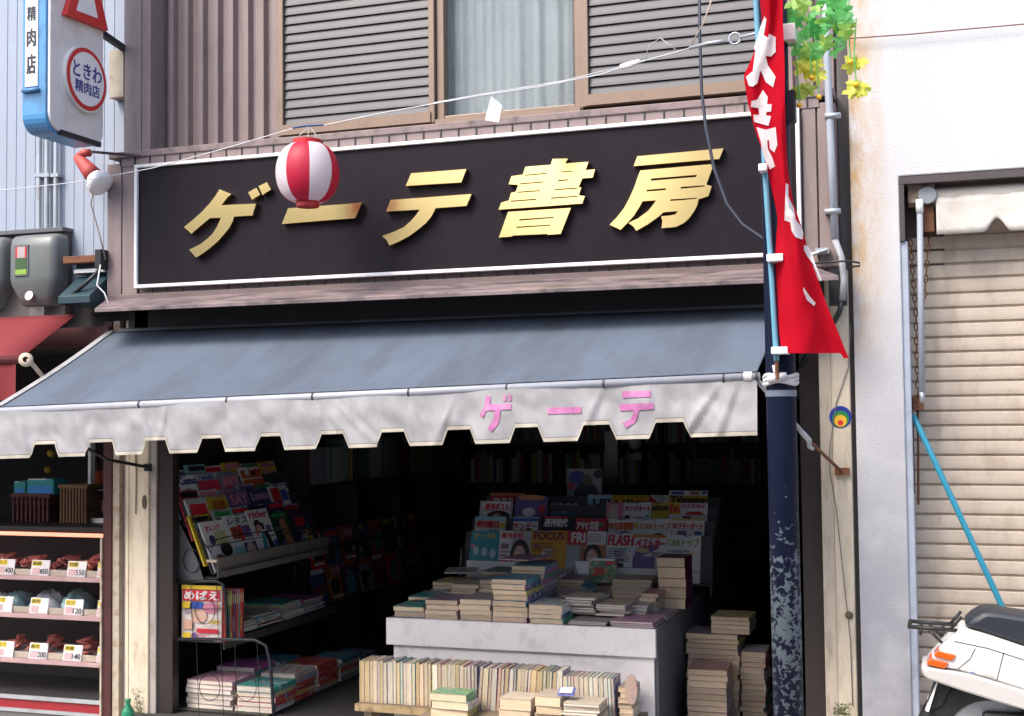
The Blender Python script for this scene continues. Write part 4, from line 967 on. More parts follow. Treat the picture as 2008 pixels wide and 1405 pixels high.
# ------------------------------------------------------------------ banner
ban = thing('sale_banner', 'tall red sale banner with white characters twisted on a blue rod', 'banner', P(1522, 705, -1.08))
rod = [P(1479, -60, -1.085), P(1482, 0, -1.085), P(1500, 335, -1.085), P(1510, 490, -1.085), P(1522, 695, -1.085), P(1523, 708, -1.085)]
m = MB(); m.tube(rod, .0105, mat('light_blue_rod', (.13, .33, .45), .35), 10); m.build('rod', ban, smooth=True)
m = MB(); m.tube([P(1523, 706, -1.085), P(1524, 745, -1.085)], .007, rust, 8); m.build('rod_foot', ban)
FR = [(-60, 1488, 1536), (0, 1490, 1535), (40, 1494, 1535), (75, 1489, 1537), (110, 1476, 1538), (150, 1458, 1539), (200, 1466, 1539), (250, 1479, 1541), (300, 1496, 1543), (340, 1506, 1546), (400, 1520, 1556), (430, 1525, 1567), (470, 1522, 1579), (505, 1520, 1588), (560, 1523, 1608), (600, 1525, 1622), (650, 1528, 1643), (690, 1532, 1659), (703, 1534, 1665)]
def flag_lr(py):
    for (a, l0, r0), (b, l1, r1) in zip(FR, FR[1:]):
        if a <= py <= b:
            t = (py-a)/(b-a); return l0+(l1-l0)*t, r0+(r1-r0)*t
    return FR[-1][1:] if py > 0 else FR[0][1:]
def flag_pt(px, py, off=0.):
    l, r = flag_lr(py); s = (px-l)/(r-l)
    t = min(1, max(0, py/700))
    # the cloth hangs out towards the street; a diagonal fold runs through the lower half
    Y = -1.10+.012*noise.noise(Vector((px*.045, py*.012, 3)))-.10*s*(1-t)-.05*math.sin(math.pi*s)*(1-.3*t)-.03*math.sin(6*s+py*.009)
    fx = l+(r-l)*(.12+.75*max(0, (py-420)/280))
    if py > 420: Y -= .16*max(0, (px-fx))/130
    return P(px, py, Y-off)
redb = translucent('red_banner_cloth', (.52, .006, .02), .4, rough=.95, var=.1, vs=9, fine=.12, bs=300, spec=.1)
def ffn(u, v):
    py = -60+763*v; l, r = flag_lr(py); px = l+(r-l)*u
    if py > 690: py = py-(u < .9)*(py-692)*.9
    return flag_pt(px, py)
m = MB(); m.grid(ffn, 24, 110, redb); m.build('cloth', ban, smooth=True)
wb = translucent('white_banner_print', (.78, .76, .77), .35, rough=.75, var=.03)
def densepx(v, f):
    v2 = [Vector((p.x/500, p.y/500, 0)) for p in v]; v2, f2 = denser(v2, f, 4); return [(p.x*500, p.y*500) for p in v2], f2
for v, f in FLAGV:
    v, f = densepx(v, f); m = MB(); m.poly([flag_pt(x, y, .006) for x, y in v], wb, f); m.build('white_character', ban, recalc=False, smooth=True)
for px0, px1, py, on in ((1487, 1504, 328, 1), (1503, 1536, 505, 1), (1512, 1545, 687, 1)):
    a = P(px0, py-6, -1.13); c = P(px1, py+7, -1.13); m = MB(); m.box(a.x, c.x, -1.135, -1.065, c.z, a.z, whiteplastic); m.build('loop_tab', ban, bevel=.003)

# ------------------------------------------------------------------ artificial vine on the pole
vine = thing('plastic_vine', 'green and yellow plastic leaf decoration hanging from the street pole', 'decoration', P(1560, 60, -1.0))
lg = [translucent('leaf_green_%d' % i, c, .55, rough=.45, var=.2, vs=30) for i, c in enumerate(((.16, .58, .16), (.24, .66, .24), (.1, .46, .13), (.42, .68, .16)))]
ly = translucent('leaf_yellow', (.72, .74, .12), .5, rough=.4, var=.1); lyg = translucent('leaf_yellow_green', (.36, .5, .07), .4, rough=.4, var=.12)
ball = mat('yellow_bead', (.8, .5, .02), .3)
rv = random.Random(11)
def leaf(c, size, ang, tilt, yaw, material):
    n = 30; pts = []
    for i in range(n):
        a = 2*math.pi*i/n; lob = .5+.55*abs(math.cos(2.5*(a-math.pi/2)))**.8-.16*(i % 2)
        pts.append(Vector((math.cos(a)*lob*size, .45*size*abs(math.cos(a))*lob+.1*size*math.cos(3*a), math.sin(a)*lob*size)))
    M = Matrix.Translation(c) @ Matrix.Rotation(yaw, 4, 'Z') @ Matrix.Rotation(tilt, 4, 'X') @ Matrix.Rotation(ang, 4, 'Y')
    m = MB(); q = [M @ Vector((0, -.08*size, 0))]+[M @ p for p in pts]
    m.poly(q, material, [(0, 1+i, 1+(i+1) % n) for i in range(n)]); m.build('leaf', vine, recalc=False, smooth=False)
tops = [(1548, 22), (1560, 45), (1575, 8), (1588, 30), (1600, 12), (1580, 55), (1597, 48), (1610, 40), (1622, 20), (1635, 8), (1645, 30), (1568, 68), (1560, 80), (1595, 72), (1612, 65), (1622, 48), (1640, 55), (1585, 95), (1600, 98), (1618, 84), (1635, 88), (1648, 80), (1572, 100), (1552, 3), (1612, 2), (1630, 38), (1590, 112), (1652, 18), (1660, 40), (1570, 30), (1562, 92), (1580, 118), (1612, 92), (1640, 98), (1600, 60), (1656, 62), (1545, 40)]
for px, py in tops:
    Y = rv.uniform(-1.06, -.9); leaf(P(px, py, Y), rv.uniform(.026, .044), rv.uniform(0, 6), rv.uniform(-.9, .9), rv.uniform(-.6, .6), rv.choice(lg))
for px, py, sz in ((1575, 130, .038), (1600, 125, .03), (1590, 140, .034), (1605, 150, .03), (1568, 180, .036), (1585, 176, .028), (1670, 127, .034), (1688, 122, .026), (1682, 168, .04), (1672, 178, .032), (1690, 175, .03), (1655, 55, .035), (1640, 45, .03)):
    leaf(P(px, py, -.99), sz*1.2, rv.uniform(0, 6), rv.uniform(-.5, .5), rv.uniform(-.4, .4), lyg if px < 1600 and py > 170 or py < 60 else ly)
for k, (px, py) in enumerate(((1568, 207), (1606, 191), (1592, 153), (1668, 122), (1679, 166))):
    q = P(px, py, -1.0); m = MB(); m.lathe([(.0001, -.011), (.008, -.008), (.011, 0), (.008, .008), (.0001, .011)], q, ball, 12); m.build('bead', vine, smooth=True)
    m = MB(); m.tube([q, P(px-4, py-60, -1.0), P(px-6+(k-2)*3, py-130, -1.0)], .0025, lg[1], 5); m.build('stem', vine)

# ------------------------------------------------------------------ wires, lantern, paper tag
wirem = mat('pale_string', (.55, .55, .58), .6)
def Yw(px): return -.12+(-1.03+.12)*px/1480
def wpts(l): return [P(x, y, Yw(x)) for x, y in l]
m = MB(); m.tube(wpts([(-20, 376), (150, 358), (300, 330), (440, 292), (590, 248), (635, 246), (750, 222), (850, 204), (940, 188), (1060, 170), (1180, 146), (1232, 128), (1300, 110), (1352, 95)]), .0027, wirem, 6)
m.tube(wpts([(850, 202), (1000, 176), (1100, 160), (1220, 131)]), .0022, wirem, 5)
m.tube(wpts([(1352, 95), (1380, 45), (1402, -20)]), .003, mat('twine', (.45, .36, .28), .8), 5)
m.tube(wpts([(1265, 122), (1272, 90), (1295, 75), (1325, 98)]), .0016, wirem, 4)
tag(m.build('string_line', smooth=True), 'pale string line stretched across the shopfront from pole to left edge', 'string')
m = MB(); m.tube(wpts([(1218, 132), (1236, 127), (1255, 120)]), [.012, .014, .008], whiteplastic, 8); tag(m.build('string_splice'), 'white taped splice on the string line before the right louvres', 'splice')
m = MB(); m.tube(wpts([(575, 251), (600, 247), (635, 245)]), .006, mat('blue_tape', (.05, .08, .2), .5), 6); tag(m.build('tape_wrap'), 'dark blue tape on the string line above the lantern', 'tape')
m = MB(); m.tube(wpts([(1352, 95), (1390, 85), (1420, 81)]), .0075, galv, 8)
q = wpts([(1441, 76)])[0]; m.tube([q+Vector((.022*math.cos(a), 0, .022*math.sin(a))) for a in [2*math.pi*i/16 for i in range(17)]], .0045, galv, 6, caps=False)
m.tube(wpts([(1451, 74), (1482, 66), (1496, 64)]), .006, galv, 8)
tag(m.build('turnbuckle', smooth=True), 'galvanised eye bolt tying the string line to the pole', 'bolt')
# lantern
LC = P(603, 340, Yw(605)); lr = .150
lan = thing('paper_lantern', 'round red and white striped paper lantern hanging before the sign', 'lantern', LC-Vector((0, 0, .15)))
lred = translucent('lantern_red', (.55, .012, .05), .3, rough=.5, var=.05); lwh = translucent('lantern_white', (.8, .76, .79), .35, rough=.5, var=.03)
prof = []
for i in range(0, 57):
    a = -math.pi/2+math.pi*i/56; a *= .80
    s = math.sin(a); c = math.cos(a); r = lr*(abs(c)**.66)
    prof.append((r+(.0012 if i % 2 else -.0006), .155*s/ math.sin(math.pi/2*.80)*.90))
off = 3
m = MB(); m.lathe(prof, LC, None, 80, (0, 0, 1), lambda j, seg: lred if ((j+off)//10) % 2 == 0 else lwh); m.build('shade', lan, smooth=True)
lcap = mat('lantern_cap_red', (.5, .01, .015), .35)
tr = prof[-1][0]
m = MB(); m.lathe([(tr*.92, .128), (tr*1.02, .13), (tr*1.02, .158), (tr*.94, .16), (tr*.94, .13)], LC, lcap, 32); m.build('top_ring', lan, smooth=False)
m = MB(); m.lathe([(0, -.163), (tr*.8, -.163), (tr*.8, -.13)], LC, lcap, 32); m.build('bottom_ring', lan)
hook = P(607, 248, Yw(605))
for px in (588, 604, 620):
    q = P(px, 284, Yw(605)); m = MB(); m.tube([q, q+Vector((0, 0, .045)), hook+(q-hook)*.25+Vector((0, 0, .012)), hook], .0022, wirem, 5); m.build('hanging_wire', lan, smooth=True)
# paper tag on the line
Yt = Yw(965)-.006
pts = [P(963, 189, Yt), P(984, 207, Yt), P(978, 240, Yt), P(951, 236, Yt)]
m = MB(); m.prism(pts, (0, .0015, 0), mat('white_paper', (.8, .8, .82), .8)); tag(m.build('paper_tag'), 'blank white paper tag on the string line below the curtained window', 'tag')
# black cable hanging from above to the pole
m = MB(); m.tube([P(1371, -60, -.8), P(1372, 60, -.82), P(1376, 180, -.85), P(1384, 250, -.88), P(1400, 330, -.9), P(1425, 400, -.93), P(1455, 440, -.95), P(1497, 469, -.97), P(1515, 478, -.98)], .0065, mat('navy_cable', (.015, .02, .04), .5), 8); tag(m.build('black_cable', smooth=True), 'black cable sagging from above the sign to the navy pole', 'cable')

# ------------------------------------------------------------------ scooter
sc = thing('scooter', 'white scooter with dark seat parked before the beige shutter', 'scooter', (.6, -.6, .03))
Yn = -.72
def SP(l): return [P(1780+x/5.737, 1160+y/5.737, Yn) for x, y in l]
wsc = mat('white_scooter_plastic', (.8, .79, .76), .25, var=.03); gsc = mat('grey_scooter_trim', (.5, .48, .46), .4, var=.05); seatm = mat('navy_vinyl', (.018, .022, .032), .5, var=.15, vs=40)
orange = mat('orange_lens', (.62, .1, .01), .12, var=.15, vs=60); bks = mat('black_scooter_plastic', (.012, .012, .013), .5)
W_ = .24
def shell(poly, material, name, inset=.05, w=W_, y0=0., parent=sc, bev=.02):
    """side profile swept across the scooter's width, narrowing at both sides"""
    pts = SP(poly); c = sum(pts, Vector())/len(pts); n = len(pts); rows = []
    for t, s in ((0, 1-inset*1.6), (.12, 1), (.88, 1), (1, 1-inset*1.6)):
        rows.append([Vector((c.x+(p.x-c.x)*s, Yn+y0+w*t, c.z+(p.z-c.z)*s)) for p in pts])
    m = MB(); k = m.m(material)
    for r in rows: m.v += r
    for i in range(3):
        for j in range(n): j2 = (j+1) % n; m.f.append((i*n+j, i*n+j2, (i+1)*n+j2, (i+1)*n+j)); m.mi.append(k)
    m.f.append(tuple(range(n))); m.mi.append(k); m.f.append(tuple(range(3*n, 4*n))); m.mi.append(k)
    o = m.build(name, parent, bevel=bev); smooth_by_angle(o, 45); return o
shell([(600,412),(900,490),(1300,625),(2000,860),(2500,1040),(2450,1420),(1900,1270),(1300,1112),(870,975),(510,882),(205,838),(300,728),(400,612),(560,468)], wsc, 'rear_body', .03, bev=.008)
shell([(150,850),(205,838),(700,925),(1300,1105),(2000,1300),(2500,1450),(2500,1600),(1900,1500),(1300,1330),(900,1210),(600,1115),(300,1012),(185,972),(152,920)], gsc, 'lower_trim', .03, w=W_+.03, y0=-.015, bev=.008)
shell([(625,395),(720,300),(840,228),(1000,240),(1300,288),(1900,380),(2350,600),(2450,1030),(2000,850),(1300,615),(730,425)], seatm, 'seat', .04, w=W_-.02, y0=.01, bev=.015)
for l in ([(340,665),(545,715),(500,780),(290,725)], [(250,750),(465,805),(415,870),(210,820)]):
    m = MB(); m.prism([p+Vector((0, -.012, 0)) for p in SP(l)], (0, .12, 0), orange); m.build('indicator_lens', sc, bevel=.004)
def sbar(l, r, y): return MB().tube([p+Vector((0, y, 0)) for p in SP(l)], r, bks, 8)
m = sbar([(0, 420), (560, 465)], .008, .05); m.tube([p+Vector((0, .19, 0)) for p in SP([(0, 420), (560, 465)])], .008, bks, 8)
a0, a1 = SP([(15, 421), (15, 421)]); m.tube([a0+Vector((0, .05, 0)), a0+Vector((0, .19, 0))], .008, bks, 8)
for l in ([(480, 455), (605, 310)], [(240, 460), (385, 605)], [(150, 440), (140, 515)], [(400, 470), (390, 530)]):
    m.tube([p+Vector((0, .05, 0)) for p in SP(l)], .006, bks, 8)
    m.tube([p+Vector((0, .19, 0)) for p in SP(l)], .006, bks, 8)
m.build('rear_carrier', sc, smooth=True)
m = MB(); m.prism([p+Vector((0, .06, 0)) for p in SP([(320, 1010), (500, 1085), (380, 1330), (250, 1380), (200, 1370)])], (0, .12, 0), bks); m.build('rear_fender', sc, bevel=.004)
m = MB(); m.prism([p+Vector((0, .04, 0)) for p in SP([(335, 1060), (320, 1060), (195, 1370), (235, 1385)])], (0, .16, 0), white); m.build('number_plate', sc)
wc = P(1948, 1462, Yn+.12); wr = wc.z-.03
def wheel(c, r):
    m = MB(); m.lathe([(r*.62, -.04), (r*.85, -.048), (r*.97, -.035), (r, 0), (r*.97, .035), (r*.85, .048), (r*.62, .04)], c, bks, 36, (0, 1, 0)); w = m.build('wheel', sc, smooth=True)
    m = MB(); m.lathe([(0, -.03), (r*.25, -.035), (r*.6, -.03), (r*.62, -.035), (r*.62, .035), (r*.6, .03), (0, .03)], c, galv, 28, (0, 1, 0)); m.build('rim', w, smooth=False)
gapm = mat('panel_gap', (.06, .055, .05), .7)
for l in ([(520, 560), (900, 640), (1400, 800), (2000, 1000)], [(560, 875), (700, 760), (760, 640)], [(1080, 690), (1000, 1000)]):
    MB().tube([p+Vector((0, -.0015, 0)) for p in SP(l)], .0017, gapm, 5).build('panel_gap', sc)
for x, y in ((640, 520), (1180, 700), (560, 900), (940, 985)):
    p_ = SP([(x, y)])[0]; MB().lathe([(.0001, -.002), (.005, -.002), (.005, .001)], p_, galv, 10, (0, -1, 0)).build('screw', sc)
for l in ([(700, 905), (760, 900), (755, 915), (690, 920)], [(850, 920), (990, 950), (985, 965), (845, 935)]):
    MB().prism([p+Vector((0, -.0022, 0)) for p in SP(l)], (0, .001, 0), flat((.25, .3, .6) if l[0][0] == 700 else (.6, .5, .45))).build('decal', sc)
wheel(wc, wr); wheel(wc+Vector((1.15, 0, 0)), wr)
m = MB(); m.box(wc.x-.04, wc.x+.34, Yn+.05, Yn+.2, wc.z-.04, wc.z+.14, bks); m.build('engine', sc, bevel=.02)
x0 = wc.x
m = MB(); m.prism([(x0+.3, Yn-.02, .22), (x0+.95, Yn-.02, .2), (x0+1.05, Yn-.02, .5), (x0+1.0, Yn-.02, .9), (x0+.93, Yn-.02, .9), (x0+.95, Yn-.02, .5), (x0+.85, Yn-.02, .3), (x0+.3, Yn-.02, .3)], (0, .28, 0), wsc); smooth_by_angle(m.build('leg_shield', sc, bevel=.02))
m = MB(); m.tube([(x0+1.15, Yn+.12, wc.z), (x0+.98, Yn+.12, .98)], .025, bks, 10); m.tube([(x0+.9, Yn-.18, 1.02), (x0+.98, Yn+.0, .99), (x0+.98, Yn+.24, .99), (x0+.9, Yn+.42, 1.02)], .014, bks, 8); m.lathe([(0, 0), (.06, .01), (.07, .04), (.06, .05)], (x0+1.0, Yn+.12, .93), whiteplastic, 16, (1, 0, 0)); m.build('steering', sc, smooth=True)
m = MB(); m.bar((x0+.12, Yn+.0, .03), (x0+.2, Yn+.03, .2), .02, .02, bks); m.bar((x0+.12, Yn+.24, .03), (x0+.2, Yn+.2, .2), .02, .02, bks); m.build('stand', sc)

# ------------------------------------------------------------------ houses across the street (the brass letters mirror them)
def house(x0, x1, h, col, label, nwin):
    t = thing('house_across_street', label, 'house', ((x0+x1)/2, -12, 0), 'houses across the street')
    wm = mat('render_'+'_'.join('%.2f' % c for c in col), col, .85, var=.12, vs=2)
    MB().box(x0, x1, -17, -11, 0, h, wm).build('wall', t)
    MB().box(x0-.15, x1+.15, -17.2, -10.6, h, h+.18, siding_dark).build('roof', t)
    w = (x1-x0)/nwin
    for k in range(nwin):
        c = x0+w*(k+.5)
        for z in ((1.0, 2.2), (3.7, 4.9)):
            if z[1] > h-.2: continue
            f = MB().box(c-.75, c+.75, -11.001, -10.93, z[0], z[1], alu).build('window', t)
            MB().box(c-.68, c+.68, -10.928, -10.92, z[0]+.07, z[1]-.07, mat('dark_pane', (.05, .06, .07), .05)).build('pane', f)
house(-24, -15.6, 5.4, (.8, .76, .66), 'pale two-storey house across the street, far left', 3)
house(-15.4, -7.3, 5.6, (.8, .76, .66), 'pale two-storey house opposite the butcher shop', 3)
house(-7.1, -4.0, 3.4, (.5, .48, .45), 'low pale house opposite the bookshop', 1)
house(-3.8, 3.6, 5.6, (.8, .76, .66), 'pale two-storey house opposite the white building', 3)
house(3.8, 12, 5.2, (.5, .5, .5), 'grey two-storey house across the street, far right', 3)
#SPLIT4

# ------------------------------------------------------------------ books and magazines
rk = random.Random(23)
PALS = [((.5, .05, .06), (.6, .5, .2), (.1, .1, .35), (.65, .6, .55), (.05, .3, .25)),
        ((.05, .25, .3), (.1, .4, .35), (.55, .1, .35), (.6, .58, .5), (.05, .1, .2)),
        ((.36, .31, .31), (.5, .44, .4), (.25, .2, .22), (.45, .2, .2), (.55, .46, .3)),
        ((.22, .17, .22), (.42, .34, .36), (.46, .22, .28), (.3, .3, .36), (.56, .5, .48)),
        ((.6, .5, .1), (.5, .08, .05), (.65, .6, .5), (.1, .25, .1), (.1, .1, .3)),
        ((.09, .3, .12), (.5, .1, .4), (.55, .55, .5), (.08, .25, .3), (.5, .4, .1))]
COVERS = [printed('printed_cover_%d' % i, p, 22+4*i, (1, 1, 1)) for i, p in enumerate(PALS)]
maroonc = printed('printed_cover_maroon', ((.12, .015, .03), (.2, .03, .06), (.08, .02, .06), (.16, .05, .1), (.1, .01, .02)), 18)
def book(name, label, cat, group, x0, x1, y0, y1, z, t, cover, pages, rot=0., spine='x'):
    """lying book: cover sheet wrapped round a page block; spine on +x (or on -y)"""
    c = Vector(((x0+x1)/2, (y0+y1)/2, z)); hw, hd = (x1-x0)/2, (y1-y0)/2
    M = Matrix.Translation(c) @ Matrix.Rotation(rot, 4, 'Z'); e = .0014
    m = MB(); m.box(-hw, hw, -hd, hd, 0, e, cover, M); m.box(-hw, hw, -hd, hd, t-e, t, cover, M)
    if spine == 'x': m.box(hw-e, hw, -hd, hd, e, t-e, cover, M)
    else: m.box(-hw, hw, -hd, -hd+e, e, t-e, cover, M)
    o = tag(m.build(name, recalc=False), label, cat, group)
    m = MB(); g = .003
    if spine == 'x': m.box(-hw+g, hw-e, -hd+g, hd-g, e, t-e, pages, M)
    else: m.box(-hw+g, hw-g, -hd+e, hd-g, e, t-e, pages, M)
    m.build('page_block', o, recalc=False); return o
def stack(where, px0, px1, Y, n, t, depth, z0, cover, pages=None, pyref=1200, jit=.006, name='comic_book', kind='comic book', spine='x', noun=None):
    pages = pages or page; x0 = P(px0, pyref, Y).x; x1 = P(px1, pyref, Y).x; z = z0
    noun = noun or ('thick comic book' if kind == 'comic book' else 'magazine')
    for i in range(n):
        tt = t*rk.uniform(.85, 1.12); dx = rk.uniform(-jit, jit); dy = rk.uniform(-jit, jit)
        pos = 'topmost' if i == n-1 else ('lowest' if i == 0 else '%s from the bottom' % nth(i))
        if n == 1: pos = 'single'
        lab = '%s %s %s %s' % (noun, 'lying' if n == 1 else ('topmost' if i == n-1 else 'lowest' if i == 0 else nth(i)+' from the bottom'), 'on' if n == 1 else 'in', where)
        book(name, lab, kind, None if n == 1 else where, x0+dx, x1+dx, Y+dy, Y+dy+depth, z, tt, cover if not isinstance(cover, list) else rk.choice(cover), pages, rk.uniform(-.045, .045) if i else 0., spine)
        z += tt+.0006
    return z
LAY = .0003
def magazine(label, O, ex, ey, w, h, t, base, prints, name='magazine', group=None, pages=None):
    ex = Vector(ex).normalized(); ey = Vector(ey).normalized(); ez = ex.cross(ey)
    M = Matrix(((ex.x, ey.x, ez.x, O[0]), (ex.y, ey.y, ez.y, O[1]), (ex.z, ey.z, ez.z, O[2]), (0, 0, 0, 1)))
    bm_ = base if not isinstance(base, tuple) else flat(base)
    m = MB(); m.box(0, w, 0, h, -.0012, 0, bm_, M); m.box(0, w, 0, h, -t, -t+.0012, bm_, M); m.box(0, .0012, 0, h, -t+.0012, -.0012, bm_, M)
    o = tag(m.build(name, recalc=False), label, 'magazine', group)
    m = MB(); m.box(.0014, w-.0015, .0015, h-.0015, -t+.0013, -.0013, page_w, M); m.build('page_block', o, recalc=False)
    if prints:
        m = MB()
        cl = []
        for _ in range(9):
            x = rk.uniform(.03, .7); y = rk.uniform(.03, .66); c_ = rk.choice([RED, GRY, BLK, PUR, YEL, WHT, (.4, .25, .2), TEA, PNK, (.12, .12, .2)])
            if rk.random() < .4: cl.append(('r', x, y, min(.97, x+rk.uniform(.12, .3)), y+rk.uniform(.06, .16), c_))
            else:
                for q_ in range(rk.randint(2, 4)): cl.append(('r', x, y+.028*q_, min(.97, x+rk.uniform(.15, .5)), y+.028*q_+.013, c_))
        for _ in range(3): x = rk.uniform(.03, .6); y = rk.choice((.965, .98)); cl.append(('r', x, y, x+rk.uniform(.1, .35), y+.011, rk.choice([RED, GRY, BLU, BLK])))
        nbig = sum(1 for p_ in prints if p_[0] in 'ep'); cl = cl if nbig < 3 else cl[:8]
        prints = cl+list(prints)
        for i, pr in enumerate(prints):
            zz = LAY*(i+1); c = pr[-1] if not isinstance(pr[-1], float) else pr[-2]
            if pr[0] == 'r':
                _, a, b_, c_, d_, col = pr
                m.poly([M @ Vector((a*w, b_*h, zz)), M @ Vector((c_*w, b_*h, zz)), M @ Vector((c_*w, d_*h, zz)), M @ Vector((a*w, d_*h, zz))], flat(col))
            elif pr[0] == 'p':
                m.poly([M @ Vector((x*w, y*h, zz)) for x, y in pr[1]], flat(pr[2]))
            elif pr[0] == 'e':
                _, a, b_, c_, d_, col = pr
                m.poly([M @ Vector(((a+c_*math.cos(2*math.pi*k/24))*w, (b_+d_*math.sin(2*math.pi*k/24))*h, zz)) for k in range(24)], flat(col))
            elif pr[0] == 't':
                _, s, a, b_, c_, d_, col = pr[:7]
                put_text(m, s, M @ Matrix.Translation((0, 0, zz)), a*w, b_*w, c_*h, d_*h, flat(col), pr[7] if len(pr) > 7 else 0., .036)
        m.build('cover_print', o, recalc=False)
    return o
RED = (.55, .025, .04); WHT = (.72, .7, .71); BLK = (.015, .015, .02); YEL = (.65, .45, .03); ORG = (.62, .3, .03); TEA = (.05, .28, .34); BLU = (.04, .09, .38); SKN = (.58, .34, .26); HAIR = (.03, .018, .018); PNK = (.58, .2, .3); GRN = (.05, .3, .1); GRY = (.35, .36, .4); PUR = (.16, .1, .28); LBL = (.25, .48, .56); OLV = (.3, .4, .15)
def lines(x0, x1, y0, y1, n, col):
    out = []
    for k in range(n):
        y = y0+(y1-y0)*(k+.2)/n; out.append(('r', x0, y, x0+(x1-x0)*rk.uniform(.6, 1), y+(y1-y0)/n*.5, col))
    return out
def face(cx, cy, r, hair=HAIR, skin=SKN):
    return [('e', cx, cy, r*1.15, r*1.25, hair), ('e', cx+r*.55, cy-r*.6, r*.6, r*.9, hair), ('e', cx-r*.05, cy-r*.2, r*.74, r*.95, skin), ('e', cx-r*.2, cy-r*.1, r*.4, r*.6, (.64, .42, .33)), ]

# ------------------------------------------------------------------ display table
TZ = .583
tab = thing('display_table', 'white painted display table with a boxed front edge in the shop entrance', 'table', (-2.02, .9, .04))
tx0, tx1, ty0, ty1 = P(757, 1215, .12).x, P(1285, 1235, .12).x, .12, 1.95
tw = mat('white_board', (.82, .78, .76), .6, var=.06, vs=6, dirt=(.45, .4, .38), da=.5, ds=9)
tgrey = mat('grey_side_board', (.13, .13, .14), .7, var=.15, vs=8)
m = MB(); m.box(tx0, tx1, ty0, ty0+.025, TZ-.135, TZ, tw); m.build('front_edge_board', tab, bevel=.002)
m = MB(); m.box(tx0+.03, tx1-.015, ty0+.026, ty0+.05, .04, TZ-.02, tw); m.build('front_panel', tab, bevel=.002)
m = MB(); m.box(tx0, tx1, ty0+.026, ty1, TZ-.02, TZ-.001, tgrey); m.build('table_top', tab)
m = MB(); m.box(tx1-.014, tx1, ty0+.052, ty1, .04, TZ-.021, tgrey); m.build('side_board', tab); m = MB(); m.box(tx0+.02, tx0+.034, ty0+.052, ty1, .04, TZ-.021, tgrey); m.build('side_board', tab)
m = MB(); m.box(tx0+.04, tx1-.02, ty1-.02, ty1-.004, .04, TZ-.021, tgrey); m.build('back_board', tab)
# stacks on the table
cT = [COVERS[1], COVERS[5]]
stack('the low pair at the table front left corner', 770, 830, .16, 2, .027, .25, TZ, COVERS[0])
stack('the table front stack second from left', 834, 898, .15, 4, .0245, .25, TZ, COVERS[3])
stack('the stack touching the tall stack, left side', 900, 962, .15, 4, .0255, .25, TZ, COVERS[2])
stack('the tall stack on the table front', 966, 1034, .15, 8, .0262, .25, TZ, cT)
stack('the stack just right of the tall stack', 1037, 1102, .14, 4, .0225, .25, TZ, cT)
stack('the flat pair on the table front middle', 1113, 1188, .16, 2, .008, .24, TZ, COVERS[2], page_w, name='magazine', kind='magazine')
stack('the flat pile at the table front right corner', 1196, 1280, .15, 3, .0085, .24, TZ, COVERS[3], page_w, name='magazine', kind='magazine')
stack('the second row pile at table left', 800, 862, .45, 3, .02, .25, TZ, COVERS[0])
stack('the curled pile behind the left table stacks', 884, 936, .46, 7, .019, .22, TZ, COVERS[2], name='magazine', kind='magazine')
stack('the second row stack left of the tall stack', 940, 985, .47, 8, .02, .25, TZ, COVERS[3], name='magazine', kind='magazine')
stack('the dark pile behind the tall stack', 1000, 1066, .46, 11, .0225, .27, TZ, [COVERS[3], COVERS[5]], name='magazine', kind='magazine')
stack('the wide pile in the middle of the white table', 1082, 1170, .44, 6, .013, .27, TZ, [COVERS[2], COVERS[3]], page_w, name='magazine', kind='magazine')
stack('the grey pile before the propped comic', 1192, 1268, .46, 4, .015, .25, TZ, [COVERS[2]], page_w, name='magazine', kind='magazine')
stack('the pile in front of the long blank card', 1200, 1276, .82, 7, .02, .22, TZ, [COVERS[2], COVERS[3]], name='magazine', kind='magazine')
stack('the flat pile at the right edge of the white table', 1236, 1308, .42, 2, .009, .26, TZ, COVERS[3], page_w, name='magazine', kind='magazine')
stack('the tall maroon stack on the table right', 1290, 1345, .78, 5, .0525, .2, TZ, maroonc, name='paperback_book', kind='book', jit=.002, noun='thick paperback book')
stack('the pile under the orange magazine cover', 1030, 1100, .8, 9, .018, .27, TZ, [COVERS[3], COVERS[0]], name='magazine', kind='magazine')
for k, (a_, b_, n_) in enumerate(((862, 915, 4), (1012, 1070, 8), (1075, 1128, 5), (1150, 1200, 4), (1208, 1262, 6))):
    stack('the %s pile from left before the table rack' % nth(k), a_, b_, 1.02, n_, .018, .2, TZ, [COVERS[2], COVERS[3], COVERS[0]], name='magazine', kind='magazine', jit=.01)
for k, (a_, b_, n_) in enumerate(((868, 930, 6), (1105, 1165, 7), (1170, 1228, 5))):
    stack('the %s pile from left in the table third row' % nth(k), a_, b_, .3+.33*(k == 0), n_, .011, .2, TZ+(.0 if k == 0 else .028), [COVERS[2], COVERS[3]], page_w, name='magazine', kind='magazine', jit=.012)
stack('the back left pile behind the curled pile', 846, 905, .74, 5, .02, .24, TZ, COVERS[0], name='magazine', kind='magazine', jit=.012)
stack('the tallest pile before the teal magazine', 950, 1005, .76, 9, .019, .24, TZ, [COVERS[3], COVERS[0]], name='magazine', kind='magazine', jit=.012)
stack('the pile under the red brown magazine', 1086, 1146, .76, 7, .019, .24, TZ, [COVERS[2], COVERS[5]], name='magazine', kind='magazine', jit=.012)
stack('the small pile left of the tall maroon stack', 1255, 1290, .6, 5, .02, .2, TZ, [COVERS[0], COVERS[2]], name='paperback_book', kind='book', noun='paperback book')
